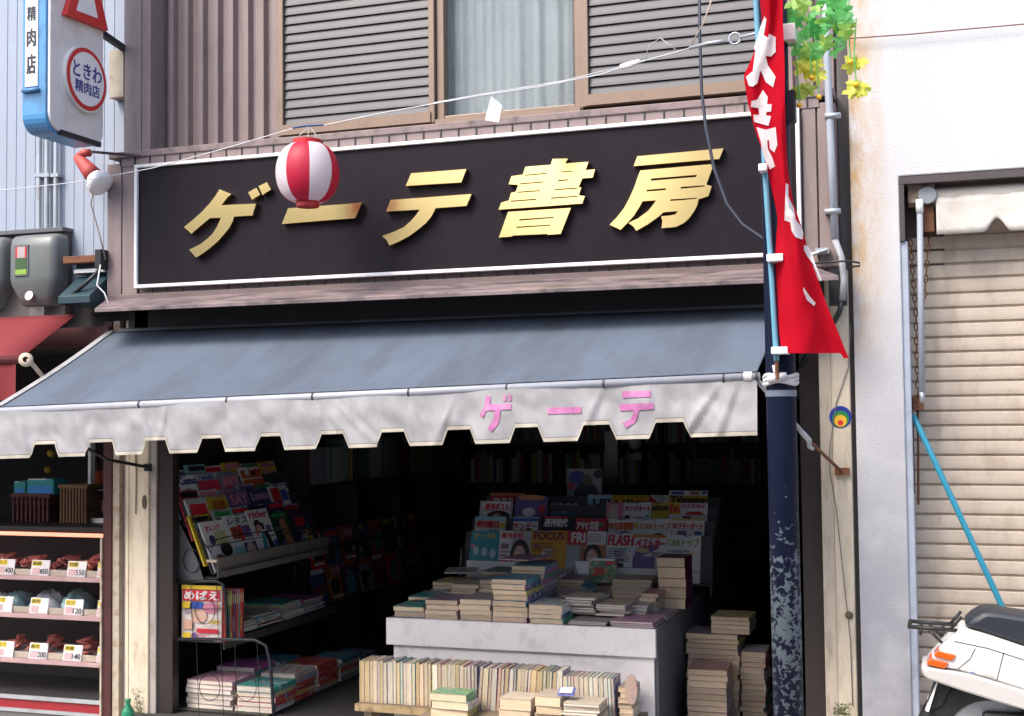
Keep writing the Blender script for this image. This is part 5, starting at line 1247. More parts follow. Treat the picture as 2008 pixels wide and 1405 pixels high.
for k, (px, py, w_, d_, zz, rot, cv, lab) in enumerate(((1130, 1165, .18, .24, TZ+.092, .35, 2, 'grey magazine slid askew on the wide middle pile'), (1165, 1180, .17, .24, TZ+.026, -.28, 5, 'magazine lying askew at the table front middle'), (1225, 1190, .18, .25, TZ+.034, .2, 3, 'magazine lying askew on the front right pile'), (905, 1120, .18, .25, TZ+.142, .3, 0, 'red tinted magazine askew on the curled pile'), (1030, 1095, .18, .25, TZ+.262, -.2, 3, 'dark magazine askew on the pile behind the tall stack'))):
    q = PZ(px, py, zz); book('magazine', lab, 'magazine', None, q.x-w_/2, q.x+w_/2, q.y-d_/2, q.y+d_/2, zz, .007, COVERS[cv], page_w, rot)
# propped comic and blank cards
UP_ = Vector((0, math.sin(R_(14)), math.cos(R_(14))))
q = P(1156, 1142, .98); magazine('small busy comic with red title propped up among the piles', q, (1, 0, 0), UP_, P(1206, 1142, .98).x-q.x, .135, .012, COVERS[4], [('r', .6, .72, .96, .86, RED), ('r', .05, .88, .95, .97, WHT), ('t', '実話', .15, .55, .3, .6, RED)], 'comic_book')
q = P(1128, 1140, 1.0); m = MB(); m.prism([q+Vector((.03, 0, 0)), P(1155, 1140, 1.0), P(1155, 1101, 1.02), P(1127, 1101, 1.02)], (0, .003, 0), flat(WHT)); tag(m.build('blank_card'), 'blank white card standing left of the propped comic', 'card')
m = MB(); a = P(1205, 1136, 1.1); c = P(1284, 1116, 1.1); m.box(a.x, c.x, 1.1, 1.103, TZ, c.z, flat(WHT)); tag(m.build('blank_card'), 'long blank white card behind the grey pile', 'card')
m = MB(); a = P(915, 1120, 1.16); c = P(1010, 1102, 1.16); m.box(a.x, c.x, 1.16, 1.163, TZ, c.z, flat(WHT)); tag(m.build('blank_card'), 'blank white card under the teal magazine', 'card')

# ------------------------------------------------------------------ magazine rack on the table
rack = thing('table_magazine_rack', 'four tier grey magazine rack standing on the white table', 'rack', (-2, 1.6, TZ))
rx0, rx1 = P(905, 1100, 1.3).x, P(1392, 1100, 1.3).x
dg_ = mat('dark_grey_steel', (.06, .06, .065), .5)
ROWY = [1.38, 1.5, 1.62, 1.74]; ROWZ = []
for k, Y in enumerate(ROWY):
    zt = P(1150, (1041, 1013, 985, 968)[k], Y).z; ROWZ.append(zt); zb = zt-.29*math.cos(R_(16)); yb = Y-.29*math.sin(R_(16))
    m = MB(); m.box(rx0, rx1, yb-.02, yb+.05, zb-.012, zb-.001, dg_); m.build('tier', rack)
    M = Matrix.Translation((0, yb+.014, zb)) @ Matrix.Rotation(R_(-16), 4, 'X'); m = MB(); m.box(rx0, rx1, 0, .004, 0, .27, dg_, M); m.build('back_rest', rack)
m = MB(); m.prism([(rx1+.002, 1.27, TZ), (rx1+.002, 1.95, TZ), (rx1+.002, 1.86, ROWZ[3]-.0), (rx1+.002, 1.74, ROWZ[3]), (rx1+.002, 1.32, ROWZ[0]-.08)], (.012, 0, 0), dg_); m.build('side_panel', rack)
m = MB(); m.prism([(rx0-.002, 1.27, TZ), (rx0-.002, 1.95, TZ), (rx0-.002, 1.86, ROWZ[3]-.12), (rx0-.002, 1.32, ROWZ[0]-.12)], (-.012, 0, 0), dg_); m.build('side_panel', rack)
L16 = Vector((0, math.sin(R_(16)), math.cos(R_(16))))
def rmag(px0, px1, pyt, row, label, base, prints, h=.287, t=.006):
    Y = ROWY[row]; a = P(px0, pyt, Y); c = P(px1, pyt, Y)
    O = a-L16*h; magazine(label, O+Vector((0, rk.uniform(-.006, .0), 0)), (1, 0, 0), L16, c.x-a.x, h, t, base, prints, group='magazines on the table rack')
F_ = face
rmag(925, 980, 1041, 0, 'teal magazine with yellow title in the front row of the table rack', TEA, [('t', 'ビーパル', .15, .9, .84, .95, YEL), ('e', .22, .58, .1, .1, (.4, .55, .6)), ('e', .52, .56, .1, .1, (.4, .55, .6)), ('e', .82, .52, .1, .1, (.4, .55, .6))])
rmag(981, 1043, 1041, 0, 'white magazine with red title and close face, front rack row', WHT, [('r', .42, 0, 1, 1, (.45, .4, .42)), ('t', '週刊女性', .05, .75, .84, .96, RED)]+lines(.05, .38, .45, .75, 4, (.4, .2, .25))+[('r', .05, .3, .38, .4, RED)]+F_(.68, .5, .26))
rmag(1044, 1113, 1040, 0, 'orange magazine with dark red title in the front row of the table rack', ORG, [('t', 'FOCUS', .08, .92, .80, .96, (.2, .02, .04))]+lines(.08, .9, .55, .74, 4, (.3, .1, .02)))
rmag(1114, 1190, 1041, 0, 'red and brown magazine with a portrait, front row of the table rack', (.42, .16, .1), [('r', 0, .72, .5, 1, RED), ('t', 'FRI', .12, .46, .76, .96, WHT), ('r', .52, .72, 1, 1, WHT), ('r', 0, 0, .36, .7, GRY)]+lines(.55, .95, .78, .95, 4, (.5, .3, .3))+F_(.68, .48, .2))
rmag(1191, 1243, 1045, 0, 'white magazine with slim red title in the front row of the table rack', WHT, [('t', 'FLASH', .06, .98, .74, .95, RED, .1)]+lines(.05, .95, .4, .7, 6, (.25, .25, .35))+[('r', 0, .05, 1, .3, PUR)])
rmag(1244, 1307, 1049, 0, 'car magazine with brushed red title, front row of the table rack', WHT, [('r', 0, .94, 1, 1, (.6, .2, .03)), ('p', [(0, .48), (.7, .7), (.75, .82), (.1, .72)], PUR), ('r', 0, .3, .68, .56, PUR), ('e', .3, .68, .2, .05, (.6, .45, .2)), ('t', 'ベストカー', .05, .95, .72, .92, RED, .2), ('r', .05, .2, .6, .24, RED)]+lines(.05, .6, .05, .18, 3, GRY))
rmag(1308, 1375, 1049, 0, 'car magazine with olive green title at the right end, front row', WHT, [('t', 'CARトップ', .05, .96, .76, .93, OLV)]+lines(.05, .9, .4, .7, 5, GRY))
rmag(934, 993, 1013, 1, 'white magazine with wide red title, left end of second rack row', WHT, [('r', 0, .92, 1, 1, LBL), ('t', '週刊朝日', .05, .78, .76, .91, RED), ('r', .8, .76, 1, .86, YEL)])
rmag(1008, 1056, 1014, 1, 'blue topped magazine with red title, second row of the table rack', WHT, [('r', 0, .9, 1, 1, BLU), ('r', 0, .97, 1, 1, LBL), ('t', 'サンデー', .03, .97, .74, .88, RED), ('r', 0, .5, 1, .72, (.4, .2, .1))])
rmag(1062, 1128, 1013, 1, 'black magazine with white brushed title, second row of the table rack', BLK, [('r', .1, .965, .8, 1, RED), ('t', '週刊現代', .1, .78, .78, .95, WHT, .15)])
rmag(1130, 1190, 1016, 1, 'red banded magazine with white title, second row of the table rack', RED, [('t', 'アサヒ芸能', .03, .75, .75, .92, WHT, .1), ('e', .85, .86, .08, .04, GRN), ('r', .55, .5, 1, .72, GRY)])
rmag(1194, 1255, 1017, 1, 'used car magazine with fat orange title, second row of the table rack', WHT, [('t', '中古車情報', .03, .8, .76, .92, (.62, .1, .02)), ('e', .9, .86, .07, .06, YEL)]+lines(.3, .95, .55, .72, 3, GRY))
rmag(1256, 1318, 1017, 1, 'car magazine with orange title, second row of the table rack', WHT, [('t', 'CARトップ', .03, .97, .77, .92, (.65, .25, .1)), ('e', .6, .6, .22, .1, HAIR)])
rmag(1319, 1382, 1017, 1, 'car magazine with red title and blue patch, second row at the right end', WHT, [('t', 'ホリデーオート', .03, .97, .78, .92, RED), ('r', .7, .6, .92, .74, BLU), ('r', 0, .96, 1, .99, YEL)])
rmag(943, 1006, 982, 2, 'white magazine with red title over dark hair, third row of the table rack', (.5, .45, .5), [('r', .12, .5, .95, .97, WHT), ('t', '週刊ポスト', .15, .9, .78, .94, RED, .1), ('e', .6, .66, .35, .12, HAIR), ('e', .55, .62, .15, .1, SKN)])
rmag(1012, 1075, 974, 2, 'purple magazine with rounded orange top, third row of the table rack', PUR, [('e', .5, .98, .42, .06, (.55, .25, .1)), ('t', 'サンデー', .15, .85, .8, .92, BLU), ('e', .45, .66, .2, .1, WHT), ('e', .85, .72, .1, .1, RED)])
rmag(1066, 1138, 1003, 2, 'white magazine with teal title behind the black one, third row', WHT, [('t', 'AERA', .2, .85, .86, .97, (.02, .15, .22))])
rmag(1190, 1223, 985, 2, 'pink magazine with a pale face, third row of the table rack', PNK, [('r', .2, .7, .7, .95, (.6, .4, .4)), ('e', .45, .72, .3, .16, (.6, .48, .42))])
rmag(1224, 1278, 985, 2, 'car magazine with red brushed title, third row of the table rack', WHT, [('t', 'ヤングオート', .05, .97, .8, .92, RED, .1), ('e', .15, .66, .1, .06, HAIR), ('e', .88, .7, .08, .05, LBL), ('r', .5, .6, .8, .68, PNK)])
rmag(1279, 1312, 985, 2, 'mustard magazine half hidden, third row of the table rack', (.5, .36, .03), [('t', 'ation', .03, .97, .82, .95, BLK)])
rmag(1313, 1388, 986, 2, 'car magazine with red and blue numerals, third row at the right end', WHT, [('r', 0, .75, .3, .99, YEL), ('t', 'B6', .04, .28, .78, .96, RED), ('t', '中古車情報', .33, .95, .88, .96, PNK), ('p', [(.4, .74), (.5, .8), (.8, .82), (.95, .74)], RED)])
rmag(962, 1030, 967, 3, 'red magazine with orange band, left end of back rack row', RED, [('r', 0, .93, 1, 1, (.58, .18, .06)), ('r', .1, .83, .3, .88, WHT), ('r', .35, .83, .5, .88, WHT), ('r', .55, .83, .7, .88, WHT)])
rmag(1074, 1138, 984, 3, 'black magazine with white title in the back row of the table rack', BLK, [('t', '宝島時代', .12, .96, .84, .97, WHT)])
rmag(1153, 1200, 970, 3, 'light blue magazine with black title in the back row of the table rack', LBL, [('t', 'UP', .25, .95, .76, .9, BLK), ('r', .2, .4, .9, .7, HAIR), ('e', .35, .66, .14, .08, RED)])
rmag(1201, 1273, 971, 3, 'orange magazine with black title in the back row of the table rack', (.66, .36, .02), [('t', 'UP', .1, .6, .8, .9, BLK), ('r', .62, .82, .95, .88, RED)]+[('e', .07+.12*k, .965, .02, .012, BLK) for k in range(8)])
rmag(1274, 1312, 971, 3, 'red and white magazine corner in the back row of the table rack', WHT, [('p', [(0, .8), (.6, .8), (0, 1)], RED)]+lines(.5, .95, .86, .96, 3, GRY))
rmag(1313, 1388, 963, 3, 'mustard television magazine with black title at the rack top right', (.55, .36, .03), [('r', 0, .9, 1, 1, WHT), ('r', .05, .915, .4, .985, BLU), ('r', .85, .93, .98, .99, BLU), ('r', .55, .92, .8, .98, (.3, .1, .05)), ('t', 'TVstation', .05, .98, .74, .88, BLK)])
# poster and blurred sheets behind the rack
q = P(1112, 988, 1.9); c = P(1180, 920, 1.9); w = c.x-q.x; h = c.z-q.z
m = MB(); m.box(q.x, c.x, 1.9, 1.906, q.z-.25, c.z, flat((.3, .31, .33))); o = tag(m.build('poster'), 'poster with a suited figure standing behind the table rack', 'poster')
m = MB(); y = 1.8985
def pe(cx, cz, rx, rz, col, yy): m.poly([(q.x+(cx+rx*math.cos(a))*w, yy, q.z+(cz+rz*math.sin(a))*h) for a in [2*math.pi*i/20 for i in range(20)]], flat(col))
pe(.3, .75, .25, .2, (.03, .06, .3), y); pe(.12, .5, .12, .12, (.4, .05, .06), y-.0005); pe(.55, .2, .35, .45, (.02, .02, .05), y-.001); pe(.58, .68, .14, .16, (.15, .08, .06), y-.0015); pe(.9, .85, .14, .12, BLK, y-.002)
m.build('poster_print', o, recalc=False)

# ------------------------------------------------------------------ low bench with upright books before the table
bench = thing('low_bench', 'low bench carrying rows of books before the white table', 'bench', (-2.07, -.1, .03))
bw = mat('worn_board', (.22, .17, .12), .8, var=.3, vs=10)
b0, b1 = P(703, 1378, -.1).x, P(1252, 1390, -.1).x
m = MB(); m.box(b0, b1, -.125, .09, .182, .2, bw); m.build('board', bench)
xm = P(842, 1385, -.15).x
m = MB(); m.box(xm, b1+.01, -.36, -.126, .18, .199, bw); m.build('front_board', bench)
m = MB(); m.box(b0-.004, xm-.002, -.135, -.126, .165, .2, mat('rusty_edge_strip', (.35, .25, .13), .8, var=.3, vs=30, dirt=(.03, .015, .01), da=1., ds=22)); m.build('rusty_edge_strip', bench)
for x in (b0+.05, (b0+b1)/2, b1-.05):
    m = MB(); m.box(x-.02, x+.02, -.1, -.01, pave_z(x)-.004, .182, bw); m.build('leg', bench)
for x in (xm+.06, b1-.04):
    m = MB(); m.box(x-.02, x+.02, -.33, -.2, pave_z(x)-.004, .18, bw); m.build('leg', bench)
x = b0+.006; i = 0; xe = P(1092, 1340, -.1).x
pmats = [mat('upright_pages_%d' % k, c, .85, var=.14, fine=.35, bs=60, fstretch=(5, 5, .3), orand=.16) for k, c in enumerate(((.58, .5, .37), (.55, .45, .3), (.6, .55, .45), (.5, .43, .33), (.52, .4, .22)))]
ucov = [COVERS[k] for k in (2, 4, 0, 1, 3)]
def upright(x, w, h, d, y, z, lean, cov, pg, label, grp):
    M = Matrix.Translation((x, y, z)) @ Matrix.Rotation(lean, 4, 'Y'); e = .0012
    m = MB(); m.box(0, e, 0, d, 0, h, cov, M); m.box(w-e, w, 0, d, 0, h, cov, M); m.box(e, w-e, d-e, d, 0, h, cov, M)
    o = tag(m.build('upright_book', recalc=False), label, 'book', grp)
    m = MB(); m.box(e, w-e, .003, d-e, .001, h-.003, pg, M); m.build('page_block', o, recalc=False)
while x < xe:
    w = rk.choice((.014, .017, .02, .024, .03)); h = .207+rk.uniform(-.006, .004)
    lean = 0 if x < P(930, 1340, -.1).x else R_(rk.uniform(3, 5))
    pg = rk.choice(pmats)
    upright(x, w, h, .135, -.1+rk.uniform(-.003, .003), .2005, lean, rk.choice(ucov), pg, '%s upright book from the left in the row on the low bench' % nth(i), 'upright books on the low bench')
    x += w+.0008+(.003 if i == 17 else 0); i += 1
k = 0
xe2 = P(1205, 1340, -.1).x
while x < xe2:
    w = rk.choice((.014, .02, .024)); upright(x, w, .185, .135, -.098, .2005, R_(-2), rk.choice(ucov), rk.choice(pmats), '%s book right of the leaning gap in the bench row' % nth(k), 'upright books right of the gap'); x += w+.001; k += 1
cream_c = mat('cream_cover', (.5, .42, .33), .6, var=.2, vs=20, orand=.2)
stack('the pile at the bench row right end', 1212, 1240, -.08, 6, .024, .15, .2005, cream_c, pyref=1350)
m = MB(); q = P(1237, 1340, -.12); m.prism([(q.x+.03*math.cos(a), -.12, q.z-.03+.07*math.sin(a)) for a in [2*math.pi*j/24 for j in range(24)]], (0, .012, 0), printed('pink_cover', ((.4, .24, .2), (.42, .3, .24), (.36, .28, .24), (.42, .32, .28), (.3, .25, .24)), 30))
tag(m.build('round_topped_book', bevel=.002), 'pinkish round topped book standing at the bench right end', 'book')
stack('the green and purple spined bench pile', 845, 918, -.28, 3, .036, .13, .2, COVERS[5], pyref=1370)
stack('the cream pile beside the green spined pile', 978, 1040, -.28, 2, .05, .15, .2, cream_c, pyref=1370)
stack('the middle cream pile before the bench row', 1047, 1098, -.27, 3, .042, .16, .2, cream_c, pyref=1370)
stack('the white pile at the right before the bench row', 1102, 1172, -.29, 8, .013, .16, .2, cream_c, page_w, pyref=1370, name='magazine', kind='magazine')
q = P(1106, 1352, -.2); magazine('small blue bordered booklet lying on the middle cream pile', Vector((P(1100, 1345, -.2).x, -.26, .33)), (1, .1, 0), (0, .8, .6), .075, .05, .006, (.15, .18, .45), [('r', .1, .15, .9, .85, (.6, .55, .62))], 'booklet')

# ------------------------------------------------------------------ floor stacks right of the table
stack('the nearest floor stack right of the table', 1346, 1424, .5, 10, .0285, .24, .04, [COVERS[2], COVERS[3]], pyref=1380, jit=.004)
zt = stack('the taller floor stack behind, right of the table', 1346, 1448, .78, 16, .0255, .24, .04, [COVERS[2], COVERS[4], COVERS[3]], pyref=1300, name='magazine', kind='magazine')
stack('the short pile topping the taller floor stack', 1392, 1468, .80, 4, .022, .24, zt, [COVERS[2], COVERS[0]], pyref=1200, name='magazine', kind='magazine')
stack('the dark floor stack next to the navy pole', 1452, 1500, .8, 12, .027, .24, .04, [COVERS[3], COVERS[0]], pyref=1330, name='magazine', kind='magazine')

# ------------------------------------------------------------------ wire rack along the left wall
wr_ = thing('wire_magazine_rack', 'black wire magazine rack with slanted top and grey lip at left', 'rack', (-3.85, .75, .04))
LX = -3.715; RY0, RY1 = .12, 1.42
m = MB(); m.box(LX-.006, LX, RY0, RY1, .752, .862, mat('grey_brown_lip', (.2, .175, .155), .55, var=.08, dirt=(.12, .08, .07), da=.5, ds=12)); m.build('front_lip', wr_, bevel=.004)
m = MB(); m.box(LX-.24, LX-.006, RY0, RY1, .75, .756, dg_); m.build('rack_floor', wr_)
for k in range(3):
    X = LX-.03-.085*k; z = .78+.125*k; m = MB(); M = Matrix.Translation((X, 0, z)) @ Matrix.Rotation(R_(-22), 4, 'Y'); m.box(-.012, -.008, RY0, RY1, 0, .26, dg_, M); m.box(-.008, .05, RY0, RY1, -.006, -.002, dg_, M); m.build('slanted_back', wr_)
gw = mat('perforated_grey_panel', (.1, .1, .11), .5, var=.2, vs=80)
m = MB(); m.prism([(-4.0, .1, .74), (-3.79, .1, .74), (-3.83, .1, .85), (-3.97, .1, 1.1), (-4.0, .1, 1.1)], (0, .004, 0), gw); m.build('end_panel', wr_)
c = P(376, 1100, .095); m = MB(); m.tube([c+Vector((.052*math.cos(a), 0, .062*math.sin(a))) for a in [2*math.pi*j/28 for j in range(29)]], .003, blackiron, 6, caps=False); m.build('wire_ring', wr_)
m = MB(); m.tube([P(340, 990, .09), P(342, 1258, .09)], .012, mat('pale_tube', (.42, .44, .46), .4), 10); m.build('pale_upright', wr_, smooth=True)
x0_ = P(346, 1300, .09).x
for y in (.09, RY1): MB().tube([(x0_, y, .04), (x0_, y, 1.12)], .011, blackiron, 8).build('upright_post', wr_, smooth=True)
# retaining wire across the front magazines
m = MB(); m.tube([P(372, 1000, .1), P(400, 1065, .1), P(415, 1085, .1)], .003, blackiron, 6); m.tube([PXx(415, 1075, LX+.0), PXx(425, 1058, LX+.0), PXx(460, 1050, LX), PXx(540, 1040, LX), PXx(610, 1028, LX)], .0035, blackiron, 6); m.build('retaining_wire', wr_, smooth=True)
m = MB(); a = PXx(405, 1103, LX-.02); m.box(LX-.06, LX+.002, RY0-.02, RY0, a.z-.008, a.z+.006, mat('bone_plastic', (.55, .45, .35), .5)); m.build('price_rail_end', wr_)
# side loop that holds the children's magazines
def loop(pts, Y, nm): m = MB(); m.tube([P(x, y, Y) for x, y in pts], .0095, mat('dark_blue_wire', (.02, .022, .03), .35, metal=.3), 8); return m.build(nm, wr_, smooth=True)
loop([(346, 1142), (400, 1140), (425, 1140), (438, 1146), (442, 1165), (446, 1250)], .07, 'side_loop')
loop([(350, 1254), (440, 1254), (500, 1255), (522, 1266), (530, 1300), (534, 1360), (538, 1420)], .03, 'lower_side_loop')
m = MB()
for l in ([(374, 1145), (378, 1250)], [(425, 1145), (428, 1250)], [(350, 1195), (444, 1194)]): m.tube([P(x, y, .072) for x, y in l], .002, blackiron, 5)
c = P(402, 1198, .072); m.tube([c+Vector((.06*math.cos(a), 0, .07*math.sin(a))) for a in [2*math.pi*j/28 for j in range(29)]], .002, blackiron, 5, caps=False); m.build('side_grille', wr_)
m = MB()
for px in (385, 433, 460, 504): m.tube([P(px, 1256, .032), P(px+6, 1420, .032)], .002, blackiron, 5)
for px in (411, 482):
    c = P(px, 1348, .032); m.tube([c+Vector((.062*math.cos(a), 0, .072*math.sin(a))) for a in [2*math.pi*j/28 for j in range(29)]], .002, blackiron, 5, caps=False)
m.build('lower_grille', wr_)
SZ = .425
m = MB(); m.box(-4.02, -3.665, .1, RY1, SZ-.012, SZ-.001, mat('dark_olive_shelf', (.06, .06, .045), .6)); m.box(-3.67, -3.664, .1, RY1, SZ-.045, SZ-.012, mat('dark_olive_shelf', (.06, .06, .045), .6)); m.build('shelf', wr_)
m = MB(); m.box(-4.02, -3.40, .1, 1.5, .045, .055, mat('dark_olive_shelf', (.06, .06, .045), .6)); m.build('lower_shelf', wr_)
# magazines on the slanted top
FACE = ['white fashion magazine', 'white cookery magazine with green script', 'white magazine with red script and standing figure', 'dark green magazine with a reclining figure', 'dark magazine in shade']
L22 = Vector((-math.sin(R_(22)), 0, math.cos(R_(22))))
def lmag(row, y0, w, label, base, prints, h=.285, dz=0.): 
    O = Vector((LX-.03-.085*row+.004, y0, .782+.125*row+dz)); magazine(label, O, (0, 1, 0), L22, w, h, .009, base, prints, group='magazines on the wire rack')
DKB = (.05, .05, .12)
lmag(0, .14, .235, 'white food magazine at the near end of the wire rack front row', WHT, [('t', 'オレンジ', .15, .75, .8, .92, RED, .15), ('e', .3, .62, .12, .1, DKB), ('r', .45, .5, .95, .78, (.5, .5, .25)), ('e', .75, .4, .25, .14, HAIR), ('e', .4, .18, .22, .14, (.2, .05, .02)), ('e', .4, .2, .12, .07, (.5, .2, .03)), ('r', .68, .03, .98, .25, (.3, .36, .15))])
lmag(0, .38, .24, 'white magazine with dark green script second in the wire rack front row', WHT, [('t', 'レタス', .08, .95, .8, .95, (.05, .16, .14), .3), ('r', .1, .5, .42, .75, (.3, .06, .04)), ('r', .45, .45, .58, .78, RED), ('r', .6, .5, .95, .75, PUR), ('r', 0, 0, .45, .35, LBL), ('r', .45, 0, 1, .4, DKB), ('e', .72, .24, .2, .16, (.5, .38, .33))], dz=.015)
lmag(0, .63, .235, 'white magazine with red title and standing figure, wire rack front row', WHT, [('t', 'rider', .05, .9, .82, .97, RED, .15), ('e', .3, .68, .16, .1, HAIR), ('e', .32, .6, .1, .08, SKN), ('p', [(.2, 0), (.35, .5), (.5, .5), (.4, 0)], TEA), ('p', [(.55, 0), (.5, .5), (.65, .5), (.85, 0)], HAIR), ('r', .8, .02, .98, .3, BLU)], dz=.03)
lmag(0, .90, .22, 'dark green magazine with reclining figure in the wire rack front row', (.02, .06, .03), [('r', .05, .88, .8, .95, GRN), ('p', [(.35, .1), (.3, .8), (.6, .85), (.75, .3), (.95, .1)], (.42, .16, .1)), ('r', .3, .0, .6, .12, (.4, .5, .4))], dz=.0)
lmag(0, 1.14, .22, 'dark purple magazine at the far end of the wire rack front row', (.05, .03, .07), [('r', .1, .6, .6, .8, RED), ('r', .6, .2, .8, .35, YEL)])
lmag(1, .13, .2, 'red and white magazine, near end of wire rack middle row', WHT, [('r', 0, .9, 1, 1, GRY), ('r', .1, .6, .9, .88, RED), ('e', .7, .5, .25, .2, HAIR), ('e', .65, .4, .15, .15, SKN)])
lmag(1, .34, .21, 'mustard magazine in the wire rack middle row', (.5, .35, .04), [('t', '料理', .2, .8, .7, .9, (.4, .1, .03)), ('e', .4, .5, .2, .12, (.4, .12, .04)), ('e', .7, .4, .2, .15, (.25, .06, .04))])
lmag(1, .56, .22, 'purple magazine with tall pink title in the wire rack middle row', PUR, [('t', 'SAY', .08, .9, .72, .95, PNK), ('e', .7, .4, .2, .2, SKN)], dz=.012)
lmag(1, .79, .23, 'navy magazine with lilac script title in the wire rack middle row', DKB, [('t', 'Lemon', .05, .95, .74, .92, (.5, .25, .5), .15), ('r', .1, .2, .9, .6, (.3, .08, .12))], dz=.02)
lmag(1, 1.03, .22, 'red and pale magazine in the wire rack middle row far end', WHT, [('r', .05, .6, .5, .95, RED), ('r', .55, .65, .9, .9, BLU), ('r', .1, .3, .8, .5, RED)], dz=.02)
lmag(2, .15, .2, 'white magazine with dark blue title at the rack top near end', WHT, [('t', 'Como', .15, 1.0, .8, .96, (.03, .06, .22)), ('r', .0, .7, .1, .95, RED), ('e', .5, .5, .25, .2, SKN)])
lmag(2, .36, .22, 'white and red magazine at the rack top', (.45, .45, .5), [('r', 0, .55, 1, .85, (.55, .04, .1)), ('t', 'with', .2, .8, .87, .97, BLU)])
lmag(2, .60, .21, 'blue grey magazine at the rack top', (.2, .25, .32), [('r', .1, .7, .9, .9, PNK)])
lmag(2, .83, .24, 'red and white food magazine at the rack top far end', WHT, [('r', 0, .75, 1, .92, (.5, .12, .05)), ('e', .3, .86, .1, .06, WHT), ('e', .6, .84, .1, .06, HAIR), ('t', 'カツ', .68, .95, .8, .95, RED), ('r', 0, .5, 1, .72, (.5, .1, .05))], dz=.02)
HALF = ['just behind the front row', 'just behind the middle row', 'behind the top row']
for row in range(3):
    for k in range(6):
        y0 = .11+.2*k+rk.uniform(-.02, .02); c1 = rk.choice([WHT, WHT, (.5, .48, .46), DKB, (.4, .05, .06), LBL, YEL]); c2 = rk.choice([RED, BLU, PNK, BLK, GRN, PUR])
        lmag(row+.45, y0, .2, '%s magazine from the street tucked %s of the wire rack' % (nth(k), HALF[row]), c1, [('r', .08, .86, .9, .955, c2), ('r', .1, .7, .4, .82, rk.choice([SKN, HAIR, TEA])), ('r', .5, .74, .9, .78, c2)], dz=rk.uniform(-.03, .0))
# magazines in the side basket, standing spines and flat piles
q = P(356, 1250, .085); q.z = SZ; c = P(434, 1150, .085); w = c.x-q.x; h = c.z-q.z
magazine('bright children magazine with red title in the wire side basket', q, (1, 0, 0), (0, .02, 1), w, h, .006, (.7, .6, .56), [('r', .0, .93, 1, 1, YEL), ('r', .03, .72, .97, .92, RED), ('t', 'めばえ', .08, .93, .74, .90, WHT), ('r', .02, .58, .22, .7, YEL), ('r', .25, .58, .55, .7, BLU), ('r', .62, .56, .95, .68, YEL), ('e', .75, .6, .2, .1, PNK), ('e', .45, .45, .2, .13, (.65, .4, .3)), ('r', .05, .2, .3, .36, (.6, .35, .25)), ('r', .4, .14, .95, .22, RED), ('r', .05, .04, .25, .14, YEL), ('r', .3, .03, .4, .14, PUR)])
scol = [(.5, .05, .05), (.08, .25, .1), (.5, .4, .1), (.3, .03, .05), (.1, .1, .25), (.55, .1, .08), (.3, .3, .3), (.55, .06, .06)]
for k in range(9):
    col = flat(scol[k % 8]); y = .1+k*.017; x1_ = P(440+5*k, 1200, y).x
    m = MB(); M = Matrix.Translation((P(438, 1250, .1).x-.18, y, SZ)); m.box(0, .2+.002*k, 0, .014, 0, .26, col, M); m.box(.2+.002*k, .2005+.002*k, .002, .012, .04, .12+.03*(k % 3), flat(scol[(k+3) % 8]), M); m.box(.2+.002*k, .2005+.002*k, .002, .012, .19, .24, flat((.6, .55, .3)), M)
    tag(m.build('standing_magazine'), '%s colourful magazine standing behind the children magazine' % nth(k), 'magazine', 'standing magazines in the wire rack')
for k, (y, n) in enumerate(((.34, 5), (.62, 6), (.92, 8), (1.18, 7))):
    z = SZ
    for i in range(n):
        tt = .011*rk.uniform(.8, 1.3); book('magazine', '%s magazine from the bottom in the %s pile on the wire rack shelf' % (nth(i), nth(k)), 'magazine', '%s pile on the wire rack shelf' % nth(k), -4.0+rk.uniform(0, .02), -3.69+rk.uniform(-.02, .025), y-.11, y+.12, z, tt, COVERS[(k+i) % 4], page_w, rk.uniform(-.1, .1), 'n'); z += tt+.0006
stack('the near left pile on the lowest rack shelf', 366, 456, .13, 6, .026, .24, .0555, [COVERS[0], COVERS[3]], page_w, pyref=1350, name='magazine', kind='magazine')
stack('the near right pile on the lowest rack shelf', 462, 536, .13, 5, .027, .24, .0555, [COVERS[0]], page_w, pyref=1350, name='magazine', kind='magazine')
redsp = printed('red_white_spine', ((.5, .04, .04), (.6, .55, .5), (.55, .08, .05), (.3, .3, .35), (.6, .4, .1)), 30, (1, .3, 3))
for k, (Y, n) in enumerate(((.42, 6), (.70, 6), (.98, 5), (1.24, 4))):
    z = .0555
    for i in range(n):
        tt = .025*rk.uniform(.9, 1.1); book('magazine', '%s magazine up in the %s pile along the low shelf edge' % (nth(i), nth(k)), 'magazine', '%s pile along the low shelf edge' % nth(k), -3.62, -3.405+rk.uniform(-.008, .008), Y-.02, Y+.22, z, tt, redsp if k < 2 else COVERS[(k+i) % 5], page_w, rk.uniform(-.03, .03)); z += tt+.0006
for k, (Y, n) in enumerate(((.42, 7), (.72, 6))):
    z = .0555
    for i in range(n):
        tt = .024; book('magazine', '%s magazine from the bottom in the %s pile at the back of the low shelf' % (nth(i), nth(k)), 'magazine', '%s pile at the back of the low shelf' % nth(k), -3.9, -3.66, Y-.02, Y+.22, z, tt, COVERS[(k+i) % 5], page_w, rk.uniform(-.03, .03)); z += tt+.0006

